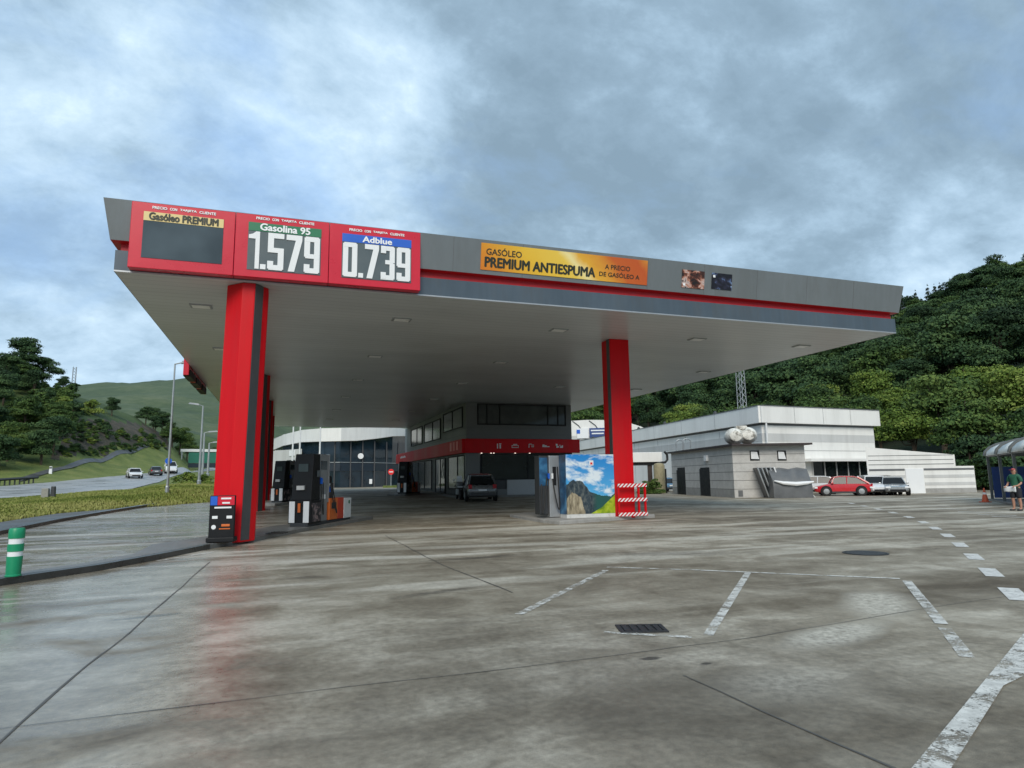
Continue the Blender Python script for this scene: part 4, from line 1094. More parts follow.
def put(e, u, v, dist, rz, z=None):
    x, y = polar(AZ(u), dist); e.location = (x, y, T(x, y)+.014 if z is None else z); e.rotation_euler = (0, 0, rz); return e
M['pred'] = paint('car_paint_red', (.55, .012, .02)); M['psil'] = paint('car_paint_silver', (.38, .40, .41), .35)
M['pwhite'] = paint('car_paint_white', (.70, .71, .72)); M['pblack'] = paint('car_paint_black', (.02, .022, .025)); M['pblue'] = paint('car_paint_blue', (.10, .22, .36))
M['pgrey'] = paint('car_paint_grey', (.12, .125, .13), .3)
azc = AZ(846)
put(make_car('bright red hatchback parked side-on before the warehouse entrance', M['pred'], 3.95, 1.76, 1.45), 841, 495, 56, PI-R(46)+R(8))
put(make_car('silver saloon car parked in front of the low annex, beside its white door', M['psil'], 4.2, 1.72, 1.38, 'sedan'), 890.5, 495, 57.5, PI+R(52))
put(make_car('small white car parked just behind the red hatchback', M['pwhite'], 4.0, 1.74, 1.48), 871.5, 495, 57.5, -R(120))
put(make_car('black car parked between the small white car and the silver saloon', M['pblack'], 4.2, 1.76, 1.46), 882, 495, 60.5, -R(140))
put(make_car('pale grey car half hidden left of the red hatchback', M['pwhite'], 4.2, 1.76, 1.48), 813, 495, 60, PI-R(40))
put(make_car('light blue car parked far back between the beige tank and the block hut', M['pblue'], 4.0, 1.74, 1.5), 664, 490, 74, R(80))
put(make_car('dark grey car with pale tailgate stopped under the canopy in front of the shop', M['pgrey'], 4.4, 1.84, 1.62, 'hatch'), 478.5, 501, 41.5, R(80))
put(make_car('white car coming along the highway', M['pwhite'], 4.3, 1.8, 1.5), 134, 478, 114, -R(72))
put(make_car('dark car on the highway behind the lamp post', M['pgrey'], 4.3, 1.8, 1.5), 155, 478, 126, R(104))
def make_van():
    e = make_car('white van with dark windscreen on the highway, right of the dark car', M['pwhite'], 5.2, 2.0, 2.2, 'suv'); e['category'] = 'van'; e.name = 'van'; return e
put(make_van(), 170, 476, 138, -R(78))

# motorcycle next to the silver car
mc = empty('motorcycle', (0, 0, 0), 0, 'dark motorcycle with a pale windscreen beside the silver car under the canopy', 'motorcycle')
for x in (-.7, .7):
    w_ = MB().lathe([(.20, -.05), (.30, -.05), (.31, 0), (.30, .05), (.20, .05)], c=(x, 0, .31), n=20, axis='y').build('wheel', M['rubber'], mc, smooth=True)
MB().tube([(-.7, 0, .31), (-.3, 0, .5), (.1, 0, .6), (.45, 0, .95), (.7, 0, .31)], .05, 8).build('frame', M['dark'], mc)
MB().box((0, 0, .48), (.5, .32, .36)).build('engine', M['steel'], mc, bevel=.04)
MB().box((.12, 0, .88), (.5, .30, .22)).build('tank', M['dark'], mc, bevel=.06)
MB().box((-.42, 0, .86), (.62, .30, .12)).build('saddle', M['black'], mc, bevel=.04)
MB().box((.52, 0, .92), (.28, .50, .42)).build('fairing', M['pgrey'], mc, bevel=.08)
MB().box((.69, 0, .80), (.02, .34, .06)).build('white_strip', M['sign_white'], mc)
MB().plate((.50, -.20, 1.12), (.50, .20, 1.12), (.34, .16, 1.50), (.34, -.16, 1.50), .01).build('windscreen', M['sign_white'], mc)
for s in (-1, 1):
    MB().tube([(.40, 0, 1.08), (.34, s*.38, 1.10)], .018, 6).build('handlebar', M['black'], mc); MB().box((.40, s*.36, 1.24), (.02, .14, .09)).build('mirror', M['silver'], mc)
put(mc, 458.5, 500, 43, R(-96))

# ------------------------------------------------------------------ buildings on the right
def wall_strip(mb, A, B, z0, z1, t, mt=None):
    "panel laid on a wall from A to B (xy), proud by t on the camera side"
    A, B = Vector(A), Vector(B); d = (B-A).normalized(); n = Vector((d.y, -d.x))
    if n.dot(-A) < 0: n = -n
    A2, B2 = A+n*t, B+n*t
    mb.prism([tuple(A), tuple(B), tuple(B2), tuple(A2)], z0, z1, mt)
def lerp2(A, B, t): return (A[0]+(B[0]-A[0])*t, A[1]+(B[1]-A[1])*t)
# warehouse
wA = polar(AZ(765), 64.4); wR = polar(AZ(878), 75.8); wL = polar(AZ(560), 128)
dirf = (Vector(wR)-Vector(wA)).normalized(); dirs = (Vector(wL)-Vector(wA)).normalized()
wB = tuple(Vector(wR)+dirs*55)
wl_ = tuple(wL)
zA = D(765, 406, 64.4)[2]
wh = empty('warehouse', (*wA, 0), 0, 'big white clad warehouse with a deep parapet and dark glazed entrance', 'warehouse')
def rel(p): return (p[0]-wA[0], p[1]-wA[1])
core = MB(); core.prism([rel(p) for p in (wA, wR, tuple(Vector(wR)+dirs*60), wl_)], -.2, zA-.3); core.build('wall', M['white_old'], wh, fix=True)
def strips(nm, A, B, bands, par, org=wA):
    for z0, z1, t, mt in bands:
        m = MB(); wall_strip(m, A, B, z0, z1, t)
        m.v = [(x-org[0], y-org[1], z) for x, y, z in m.v]; m.build(nm, mt, par, fix=True)
for A, B in ((wA, wR), (wA, wl_)):
    ext = Vector(B)-Vector(A); ext.normalize()
    strips('parapet', tuple(Vector(A)-ext*.35), tuple(Vector(B)+ext*(.5 if B is wR else 0)), [(zA-1.55, zA, .45, M['white_old'])], wh)
    strips('wall_band', A, B, [(zA-1.75, zA-1.55, .02, M['grey_line']), (zA-3.25, zA-2.5, .02, M['grey_clad'])], wh)
    m = MB(); wall_strip(m, tuple(Vector(A)-ext*.35), tuple(Vector(B)+ext*(.5 if B is wR else 0)), zA, zA+.07, .50); m.v = [(x-wA[0], y-wA[1], z) for x, y, z in m.v]; m.build('coping', M['grey_line'], wh, fix=True)
# cladding joints and stains
def wjoint(a, b, z0, z1, t):
    m = MB(); wall_strip(m, a, b, z0, z1, t); m.v = [(x-wA[0], y-wA[1], z) for x, y, z in m.v]; m.build('cladding_joint', M['grey_line'], wh, fix=True)
for k in range(1, 9):
    a = lerp2(wA, wl_, k/9); d = Vector(dirs)*.03; wjoint(a, (a[0]+d.x, a[1]+d.y), zA-1.54, zA-.01, .456); wjoint(a, (a[0]+d.x, a[1]+d.y), .2, zA-1.8, .012)
for k in range(1, 4):
    a = lerp2(wA, wR, k/4); d = Vector(dirf)*.03; wjoint(a, (a[0]+d.x, a[1]+d.y), zA-1.54, zA-.01, .456)
wjoint(wA, wR, zA-4.1, zA-4.07, .014)
dp = MB(); a = Vector(wA)-Vector(dirf)*.0+Vector((-.25, -.25)); dp.tube([(a.x-wA[0]+.5, a.y-wA[1]-.1, .2), (a.x-wA[0]+.5, a.y-wA[1]-.1, zA-1.6)], .09, 8); dp.build('downpipe', M['white'], wh)
# entrance glazing
t0, t1 = .40, .93
zE = D(840, 461.5, 70)[2]
e0, e1 = lerp2(wA, wR, t0), lerp2(wA, wR, t1)
g = MB(); wall_strip(g, e0, e1, 0, zE, .06); g.v = [(x-wA[0], y-wA[1], z) for x, y, z in g.v]; en = g.build('entrance', M['glass'], wh, fix=True)
for k in range(6):
    a = Vector(lerp2(e0, e1, k/5)); d = Vector(dirf)*.06; mu = MB(); wall_strip(mu, tuple(a-d), tuple(a+d), 0, zE, .11)
    mu.v = [(x-wA[0], y-wA[1], z) for x, y, z in mu.v]; mu.build('mullion', M['grey_clad'], en, fix=True)
aw = MB(); wall_strip(aw, lerp2(wA, wR, .3), lerp2(wA, wR, 1.12), zE+.02, zE+.28, 1.3); aw.v = [(x-wA[0], y-wA[1], z) for x, y, z in aw.v]; aw.build('awning', M['white_old'], wh, fix=True)
# roof bits on the parapet
for u in (604, 655, 700, 776):
    p = D(u, 430, 100 if u < 700 else 72)
    A = Vector(wA); 
for k in (.12, .3, .42, .7):
    a = lerp2(wA, wl_, k); MB().lathe([(.22, zA+.05), (.18, zA+.3), (.05, zA+.42)], c=(a[0]-wA[0], a[1]-wA[1], 0), n=8).build('roof_vent', M['dark'], wh)

# lattice mast behind the warehouse
def mast(name, x, y, z0, h, w, label, leg=.07, mt='steel'):
    e = empty(name, (x, y, z0), R(20), label, 'mast'); lg = MB(); br = MB()
    for sx, sy in ((-1, -1), (1, -1), (1, 1), (-1, 1)): lg.tube([(sx*w/2, sy*w/2, 0), (sx*w/2*.8, sy*w/2*.8, h)], leg, 5)
    n = int(h/(w*.9))
    for k in range(n):
        z, z2 = h*k/n, h*(k+1)/n; f = 1-.2*k/n
        for (ax_, ay), (bx_, by) in (((-1, -1), (1, -1)), ((1, -1), (1, 1)), ((1, 1), (-1, 1)), ((-1, 1), (-1, -1))):
            br.tube([(ax_*w/2*f, ay*w/2*f, z), (bx_*w/2*f, by*w/2*f, z2)], leg*.55, 4)
    lg.build('legs', M[mt], e); br.build('bracing', M[mt], e); return e
mx, my, mz = D(740, 373, 92)
mast('lattice_mast', mx, my, T(mx, my), mz-T(mx, my)+1, .95, 'grey steel lattice mast rising behind the white warehouse', .045)
# thin pylon on the left skyline
x_, y_, z_ = D(75, 367, 230)
mast('hilltop_pylon', x_, y_, T(x_, y_)-1, z_-T(x_, y_)+1, 1.0, 'thin pylon on the left hill skyline', .09)

# annex
aL = polar(AZ(868), 60.5); aM = polar(AZ(957), 60.5*math.cos(R(AZ(868)-19.25))/math.cos(R(AZ(957)-19.25))); 
dd = (Vector(aM)-Vector(aL)); aR = tuple(Vector(aM)+dd*(18/88)); nb = Vector((-dd.y, dd.x)).normalized()
if nb.dot(Vector(aL)) < 0: nb = -nb
an = empty('annex', (*aL, 0), 0, 'low white annex with grey bands and a white roller door beside the warehouse', 'building')
def ar(p): return (p[0]-aL[0], p[1]-aL[1])
def zpix(v, u, p): d = ray(u, v); r = math.hypot(*p[:2]); return EYE+d.z*r/math.hypot(d.x, d.y)
zl, zm, zlow = zpix(447, 870, aL), zpix(454.5, 957, aM), zpix(466, 957, aM)
mbx = MB(); cc = [ar(aL), ar(aM), ar(tuple(Vector(aM)+nb*8)), ar(tuple(Vector(aL)*(1+8/Vector(aL).length)))]
mbx.prism(cc, -.3, lambda x, y: zl+(zm-zl)*min(1, max(0, (Vector((x, y)).dot(dd.normalized()))/dd.length))); mbx.build('wall', M['white_old'], an, fix=True)
mb2 = MB(); mb2.prism([ar(aM), ar(aR), ar(tuple(Vector(aR)+nb*7)), ar(tuple(Vector(aM)+nb*7))], -.3, zlow); mb2.build('wall', M['white_old'], an, fix=True)
for v0, v1, t_, mt in ((470.5, 468.5, .02, 'grey_line'), (478, 475, .02, 'grey_clad'), (485.5, 482.5, .02, 'grey_clad'), (496, 488.5, .03, 'block_dark'), (464.5, 463.9, .02, 'grey_line'), (460, 459.5, .02, 'grey_line'), (455.5, 455, .02, 'grey_line')):
    z0_, z1_ = zpix(v0, 910, aL), zpix(v1, 910, aL); z0_ = zpix(v0, 915, polar(AZ(915), math.hypot(*aL)*1.03)); z1_ = zpix(v1, 915, polar(AZ(915), math.hypot(*aL)*1.03))
    if v0 > 480 and v0 < 490 or v0 > 495: rngs = [(.635, 1.2)]
    elif v0 < 466: rngs = [(.02, .98)]
    else: rngs = [(.02, .42), (.635, 1.2)]
    for a_, b_ in rngs:
        m = MB(); wall_strip(m, tuple(Vector(aL)+dd*a_), tuple(Vector(aL)+dd*b_), max(-.3, z0_), z1_, t_); m.v = [(x-aL[0], y-aL[1], z) for x, y, z in m.v]; m.build('wall_band', M[mt], an, fix=True)
m = MB(); wall_strip(m, tuple(Vector(aL)+dd*.425), tuple(Vector(aL)+dd*.625), -.25, zpix(468.5, 921, tuple(Vector(aL)+dd*.5)), .05); m.v = [(x-aL[0], y-aL[1], z) for x, y, z in m.v]; m.build('roller_door', M['white_new'], an, fix=True)

# block hut
hC = G(735, 498, 0)[:2]; hL = G(673, 494, 0)[:2]; hR = G(808, 497, 0)[:2]
hB = (hL[0]+hR[0]-hC[0], hL[1]+hR[1]-hC[1])
zh = zpix(446, 735, hC)
ht = empty('block_hut', (*hC, 0), 0, 'grey concrete block hut with two dark doors and two small windows', 'hut')
def hr(p): return (p[0]-hC[0], p[1]-hC[1])
MB().prism([hr(p) for p in (hC, hR, hB, hL)], -.1, zh).build('wall', M['block'], ht, fix=True)
def hstrip(nm, A, B, z0, z1, t, mt, par=None):
    m = MB(); wall_strip(m, A, B, z0, z1, t); m.v = [(x-hC[0], y-hC[1], z) for x, y, z in m.v]; return m.build(nm, M[mt] if isinstance(mt, str) else mt, par or ht, fix=True)
hj = MB()
for k in range(1, 6):
    for A, B in ((hC, hL), (hC, hR)): wall_strip(hj, A, B, zh*k/6-.015, zh*k/6+.015, .006)
hj.v = [(x-hC[0], y-hC[1], z) for x, y, z in hj.v]; hj.build('block_joint', M['mortar'], ht, fix=True)
hstrip('damp_course', hC, hL, 0, zh/6-.02, .008, 'block_dark')
rfm = MB(); c_ = Vector(((hC[0]+hB[0])/2, (hC[1]+hB[1])/2))
rfm.prism([hr(tuple(Vector(p)+(Vector(p)-c_).normalized()*.75)) for p in (hC, hR, hB, hL)], zh, zh+.14); rfm.build('roof', M['rust_dark'], ht, fix=True)
for u0, u1 in ((678, 685.5), (701, 710)):
    def onl(u):   # point on the left wall line seen in image column u
        a = R(AZ(u, 480)); d = Vector((math.sin(a), math.cos(a))); P0 = Vector(hC); q = Vector(hL)-P0
        det = d.x*(-q.y)+q.x*d.y; s = (P0.x*(-q.y)+q.x*P0.y)/det; return tuple(d*s)
    dr = hstrip('door', onl(u0), onl(u1), 0, zpix(467.5, (u0+u1)/2, onl((u0+u1)/2)), .02, 'black')
    hstrip('door_frame', onl(u0-.8), onl(u0), 0, 2.2, .04, 'dark', dr)
def onr(u):
    a = R(AZ(u, 480)); d = Vector((math.sin(a), math.cos(a))); P0 = Vector(hC); q = Vector(hR)-P0
    det = d.x*(-q.y)+q.x*d.y; s = (P0.x*(-q.y)+q.x*P0.y)/det; return tuple(d*s)
for u0, u1 in ((751.5, 761), (779, 788)):
    p = onr((u0+u1)/2); za, zb = zpix(460.5, (u0+u1)/2, p), zpix(450.5, (u0+u1)/2, p)
    w_ = hstrip('window', onr(u0), onr(u1), za, zb, .03, 'black')
    A, B = Vector(onr(u0+.9)), Vector(onr(u1-1.3)); n = Vector(((B-A).y, -(B-A).x)).normalized()
    if n.dot(-A) < 0: n = -n
    A2, B2 = A-Vector(hC)+n*.04, B-Vector(hC)+n*.04; tip = .25
    MB().plate((A2.x, A2.y, za+.12), (B2.x+.06, B2.y, za+.10), (B2.x-.1, B2.y, zb-.1), (A2.x, A2.y, zb-.08), .02).build('tilted_pane', M['sign_white'], w_)
hstrip('vent_grille', onr(737.5), onr(742), .1, .55, .03, 'grey_line')
hstrip('wall_lamp', onl(707), onl(709.5), zh-.95, zh-.5, .18, 'sign_white')
# bent vent pipes on the hut roof
for u in (675.5, 681.5):
    p = Vector(onl(u)); p = p+(c_-p).normalized()*.8; P = []
    for k in range(9): a = PI*k/8; P.append((.35*math.cos(a), 0, .75+.3*math.sin(a)))
    e = empty('vent_pipe', (p.x, p.y, zh+.14), R(-20), ('left' if u < 680 else 'right')+' of the two hooped grey pipes on the hut roof', 'pipe', 'hooped pipes on the hut roof')
    MB().tube([(.35, 0, 0)]+P+[(-.35, 0, .0)], .05, 6).build('pipe', M['steel'], e, smooth=True)
# rusty water tank
M['tank'] = mat('old_white_tank', (.74, .72, .66), .75, var=.2, scale=.9, dirt=.8)
tx, ty, tz = D(741, 445, 54.5)
tk = empty('roof_tank', (tx, ty, zh+.14), R(-28), 'old white double-bellied water tank stained with rust on the hut roof', 'tank')
for s in (-1, 1):
    pr = [(.05, -.95), (.5, -.85), (.78, -.45), (.84, 0), (.78, .45), (.5, .85), (.05, .95)]
    MB().lathe([(r_, h_) for r_, h_ in pr], c=(s*.56, s*.12, .98+.05*s), n=20, axis='y').build('barrel', M['tank'], tk, smooth=True)
MB().box((.05, 0, 1.78), (.95, .9, .36)).build('filler_box', M['tank'], tk, bevel=.06)
for sx in (-1, 1):
    for sy in (-1, 1): MB().box((sx*.75, sy*.4, .13), (.1, .1, .26)).build('leg', M['rust'], tk)
tk.scale = (.9, .95, .80)

# stacked frames and panels against the hut
sk = Vector(onr(785)); dR = (Vector(hR)-Vector(hC)).normalized(); nR = Vector((dR.y, -dR.x))
if nR.dot(-sk) < 0: nR = -nR
angR = math.atan2(dR.y, dR.x)
def outp(u, o): p = Vector(onr(u))+nR*o; return (p.x, p.y, 0)
for k, u in enumerate((756, 759.5, 763, 766.5, 770)):
    e = empty('leaning_panel', outp(u, .55+.1*k), angR, ['leftmost of five thin grey panels leaning against the hut', 'second from the left of five thin grey panels leaning on the hut', 'middle one of five thin grey panels leaning on the hut', 'fourth of five thin grey panels leaning on the hut', 'rightmost of five thin panels leaning on the hut, pale edged'][k], 'panel', 'panels leaning against the hut')
    MB().plate((.45, -.5, 0), (.51, .5, 0), (-.25+.06, .5, 2.15), (-.25, -.5, 2.15), .05).build('sheet', M['grey_clad'] if k in (1, 4) else M['tarp'], e)
    MB().plate((.43, -.53, 0), (.52, -.53, 0), (-.18, -.53, 2.18), (-.27, -.53, 2.18), .04).build('edge_frame', M['white'] if k == 4 else M['steel'], e)
e = empty('covered_stack', outp(780.5, 1.2), angR, 'stack of metal frames under grey plastic sheeting with a white band, beside the hut', 'stack')
tp = MB(); V = []
for i in range(9):
    for (y, z) in ((-.9, 0), (-.92, .85), (-.80, 1.25), (-.15, 2.0), (.6, 2.1), (.7, 0)):
        x = -1.35+i*.34; V.append((x, y+.05*math.sin(i*2.1+z*3), z+(.06*math.sin(i*1.7+y*4) if z > .5 else 0)))
tp.add(V, [(i*6+k, (i+1)*6+k, (i+1)*6+(k+1) % 6, i*6+(k+1) % 6) for i in range(8) for k in range(6)]+[(5, 4, 3, 2, 1, 0), tuple(48+k for k in range(6))])
tp.build('sheeting', M['tarp'], e, smooth=True, fix=True)
MB().tube([(-1.3, -.98, 1.22), (-.7, -1.0, 1.06), (.2, -1.01, .98), (1.0, -1.0, 1.05), (1.45, -.98, 1.12)], [.04, .12, .15, .12, .05], 8).build('white_roll', M['sign_white'], e, smooth=True)
for k, x in enumerate((1.95, 2.25, 2.6)):
    t = empty('trestle', outp(795+k*4, 1.1+.2*k), angR, ['white A-frame trestle touching the sheeted stack', 'middle white A-frame trestle by the sheeted stack', 'outer white A-frame trestle, farthest from the sheeted stack'][k], 'trestle', 'white trestles by the hut')
    h_ = 1.9-.5*k
    MB().tube([(-.35, -.3, 0), (-.6, 0, h_)], .04, 5).build('leg', M['white'], t); MB().tube([(.25, .3, 0), (-.6, 0, h_)], .04, 5).build('leg', M['white'], t)
    MB().tube([(-.42, -.2, h_*.35), (.05, .2, h_*.35)], .035, 5).build('crossbar', M['white'], t)

# open shelter, beige tank and bushes behind the right column
cx_, cy_ = polar(AZ(640), 70)
op = empty('open_shelter', (cx_, cy_, T(cx_, cy_)), R(-26), 'small open shelter with thick white flat roof and brown posts left of the hut', 'shelter')
MB().box((.0, 0, 3.62), (4.4, 3.2, 1.0)).build('roof', M['white_old'], op, bevel=.04)
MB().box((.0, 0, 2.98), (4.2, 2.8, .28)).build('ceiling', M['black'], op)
for x in (-2.0, .95): MB().box((x, -1.1, 1.5), (.45 if x > 0 else .2, .3, 3.0)).build('post', M['brown'], op)
for x in (-2.0, 1.7): MB().box((x, 1.1, 1.5), (.2, .3, 3.0)).build('post', M['brown'], op)
bx_, by_ = polar(AZ(659.5), 67)
bt = empty('storage_tank', (bx_, by_, T(bx_, by_)), 0, 'beige upright tank with a black pipe bend on top beside the open shelter', 'tank')
MB().lathe([(.55, 0), (.55, 2.7), (.46, 2.9), (.1, 3.0)], n=20).build('shell', M['beige'], bt, smooth=True)
MB().tube([(.0, 0, 2.9), (.25, 0, 3.0), (.75, 0, 3.05), (1.0, 0, 3.3), (1.0, 0, 3.8), (.7, 0, 4.1)], .12, 8).build('pipe', M['rubber'], bt, smooth=True)
MB().box((.66, .1, 1.2), (.28, .3, 2.4)).build('side_duct', M['rubber'], bt)

# vaulted hall with blue signs far behind
vx, vy = polar(AZ(589), 150)
vh = empty('vaulted_hall', (vx, vy, T(vx, vy)), R(-AZ(589))*1.0, 'distant hall with a pale curved roof and blue and white signs beyond the canopy', 'building')
V = []; n = 12; Fc = []
for i in range(n+1):
    a = PI*i/n
    for y in (0, 26): V.append((-14*math.cos(a), y, 8.4+3.6*math.sin(a)))
for i in range(n): Fc.append((2*i, 2*i+2, 2*i+3, 2*i+1))
vf = MB().add(V, Fc); vf.add([(-14, 0, 8.4)]+[(-14*math.cos(PI*i/n), .02, 8.4+3.6*math.sin(PI*i/n)) for i in range(1, n)]+[(14, 0, 8.4)], [tuple(range(n+1))])
vf.build('vault_roof', M['white_old'], vh, fix=True)
boxo('wall', (0, 13, 4.2), (28, 26, 8.4), M['grey_clad'], vh)
rbm = MB()
for x0 in (-3.4, 0.4, 4.2):
    rbm.tube([(x0, -.1, 11.8), (x0+1.4, -.12, 10.7), (x0+2.6, -.12, 8.9)], .09, 5)
rbm.build('rib', M['dark'], vh)
boxo('white_sign', (-1.1, -.2, 8.9), (2.6, .2, 2.3), M['sign_white'], vh); boxo('blue_sign', (2.4, -.2, 9.0), (4.0, .2, 2.1), M['blue_panel'], vh)
sg = MB()
for z, w in ((9.5, 3.1), (8.8, 2.7)): sg.box((2.3, -.32, z), (w, .03, .28))
sg.build('sign_lettering', M['sign_white'], vh); boxo('sign_mark', (-2.1, -.32, 9.3), (.8, .03, .9), M['blue_s'], vh)

# ------------------------------------------------------------------ showroom behind, left
pts = [(264, 124), (272, 120), (282, 110), (300, 101), (320, 97), (340, 96.5), (356, 98), (375, 100), (392, 104), (412, 110)]
pp_ = [polar(AZ(u), d) for u, d in pts]
sr = empty('showroom', (*pp_[4], 0), 0, 'curved dark glass showroom with a wide white parapet behind the forecourt', 'building')
o_ = pp_[4]
def sr_(p): return (p[0]-o_[0], p[1]-o_[1])
ztop = [7.9+1.6, 9.5, 9.5, 9.5, 9.5, 9.5, 9.7, 9.8, 9.8, 9.3]
zbot = [D(u, v, d)[2] for (u, d), v in zip(pts, (453, 450, 445.7, 442, 441.4, 441, 440.6, 438.6, 436.2, 435.7))]
ztop = [D(u, v, d)[2] for (u, d), v in zip(pts, (444, 440, 434.5, 430, 428.3, 427.8, 427.5, 427.2, 427, 429.5))]
V = []; Fc = []
for i, p in enumerate(pp_):
    q = Vector(p); o2 = q*(1+1.2/q.length); V += [(*sr_(p), zbot[i]), (*sr_(p), ztop[i]), (*sr_(tuple(o2)), ztop[i]), (*sr_(tuple(o2)), zbot[i])]
for i in range(len(pp_)-1):
    for k in range(4): Fc.append((i*4+k, i*4+(k+1) % 4, (i+1)*4+(k+1) % 4, (i+1)*4+k))
Fc += [(0, 1, 2, 3), tuple(36+k for k in (3, 2, 1, 0))]
MB().add(V, Fc).build('parapet', M['white_old'], sr, smooth=True, fix=True)
back = [tuple(Vector(p)*(1+1.0/Vector(p).length)) for p in pp_]
fp = MB(); V = []; Fc = []
for p, zb in zip(back, zbot): V += [(*sr_(p), 0), (*sr_(p), zb+.3)]
for i in range(len(back)-1): Fc.append((2*i, 2*i+2, 2*i+3, 2*i+1))
fp.add(V, Fc).build('glass_front', M['glass_blue'], sr)
cr_ = MB(); cr_.prism([sr_(p) for p in back]+[sr_(tuple(Vector(back[-1])*1.3)), sr_(tuple(Vector(back[0])*1.25))], 0, 7.2); 
cr_.v = [(x+.0, y+.05, z) for x, y, z in cr_.v]; cr_.build('wall', M['navy'], sr, fix=True)
ro = MB(); ro.prism([sr_(tuple(Vector(p)*1.004)) for p in pp_]+[sr_(tuple(Vector(back[-1])*1.28)), sr_(tuple(Vector(back[0])*1.23))], 8.9, 9.1); ro.build('roof', M['grey_clad'], sr, fix=True)
def backpt(u):
    for i in range(len(pts)-1):
        if pts[i][0] <= u <= pts[i+1][0]: t = (u-pts[i][0])/(pts[i+1][0]-pts[i][0]); return Vector(back[i]).lerp(Vector(back[i+1]), t)
fb = MB()
for i in range(3, len(back)-1): wall_strip(fb, back[i], back[i+1], D(360, 471, 100)[2], D(360, 463.5, 100)[2], .08)
fb.v = [(x-o_[0], y-o_[1], z) for x, y, z in fb.v]; fb.build('floor_band', M['navy'], sr, fix=True)
for u in (334, 350, 362, 374, 386, 398):
    p = backpt(u); mu = MB(); mu.box((p.x-o_[0], p.y-o_[1]-.1, 3.9), (.16, .16, 7.4)); mu.build('mullion', M['grey_strip'], sr)
hz = MB()
for i in range(3, len(back)-1): wall_strip(hz, back[i], back[i+1], D(360, 462.9, 100)[2], D(360, 462.3, 100)[2], .12)
hz.v = [(x-o_[0], y-o_[1], z) for x, y, z in hz.v]; hz.build('transom', M['steel'], sr, fix=True)
p = backpt(360); MB().lathe([(.42, 0), (.42, .1)], c=(p.x-o_[0], p.y-o_[1]-.3, D(360, 455.5, 97)[2]), n=16, axis='y').build('round_sign', M['sign_white'], sr)
p = backpt(370.5); MB().box((p.x-o_[0], p.y-o_[1]-.2, D(370, 481.5, 98)[2]), (.42, .06, .7)).build('notice', M['sign_white'], sr)
# pale wing on the left of the showroom
wg = MB(); wa, wb_ = polar(AZ(262), 104), polar(AZ(301), 96); 
q1, q2 = tuple(Vector(wb_)*1.06), tuple(Vector(wa)*1.1)
zc = D(285, 449.5, 98)[2]
wg.prism([sr_(p) for p in (wa, wb_, q1, q2)], 0, zc); wo = wg.build('side_wing', M['grey_clad'], sr, fix=True)
a1_, b1_ = lerp2(wa, wb_, .64), lerp2(wa, wb_, .84)
m = MB(); wall_strip(m, a1_, b1_, D(292, 480, 98)[2], D(292, 460, 98)[2], .05); m.v = [(x-o_[0], y-o_[1], z) for x, y, z in m.v]; m.build('wing_window', M['glass_soft'], wo, fix=True)
m = MB(); wall_strip(m, lerp2(wa, wb_, .70), lerp2(wa, wb_, .83), D(292, 456, 98)[2], D(292, 450.5, 98)[2], .1); m.v = [(x-o_[0], y-o_[1], z) for x, y, z in m.v]; m.build('wing_sign', M['sign_white'], wo, fix=True)
# flag poles in front
for k, (u, vt, lab) in enumerate(((293.5, 426, 'leftmost of three bare flagpoles before the showroom'), (300.5, 426, 'middle one of three bare flagpoles before the showroom'), (320.5, 427, 'right-hand thicker flagpole before the showroom'))):
    x, y, z = D(u, vt, 90); b0 = T(x, y); e = empty('flagpole', (x, y, b0), 0, lab, 'flagpole', 'flagpoles before the showroom')
    MB().tube([(0, 0, 0), (0, 0, z-b0)], [.13, .09], 8).build('pole', M['white'], e, smooth=True); MB().lathe([(.14, 0), (.16, .08), (.05, .16)], c=(0, 0, z-b0), n=8).build('cap', M['steel'], e)
# no-entry sign
x, y = polar(AZ(391), 88); ns = empty('road_sign', (x, y, T(x, y)), -R(AZ(391)), 'round red no-entry sign on a short pole near the shop end wall', 'sign')
MB().tube([(0, 0, 0), (0, 0, 2.1)], .05, 8).build('pole', M['steel'], ns)
MB().lathe([(.38, 0), (.38, .03)], c=(0, -.08, 2.05), n=24, axis='y').build('disc', M['bright_red'], ns)
MB().box((0, -.10, 2.05), (.5, .012, .12)).build('bar', M['sign_white'], ns)
# strip of grass under the sign
MB().prism([polar(AZ(383), 86), polar(AZ(399), 86), polar(AZ(399), 92), polar(AZ(383), 92)], .5, .95).build('grass_bed', M['verge'], fix=True)['kind'] = 'structure'
MB().prism([polar(AZ(268), 80), polar(AZ(301), 82), polar(AZ(303), 94), polar(AZ(268), 92)], .3, 1.1).build('grass_bed', M['verge'], fix=True)['kind'] = 'structure'

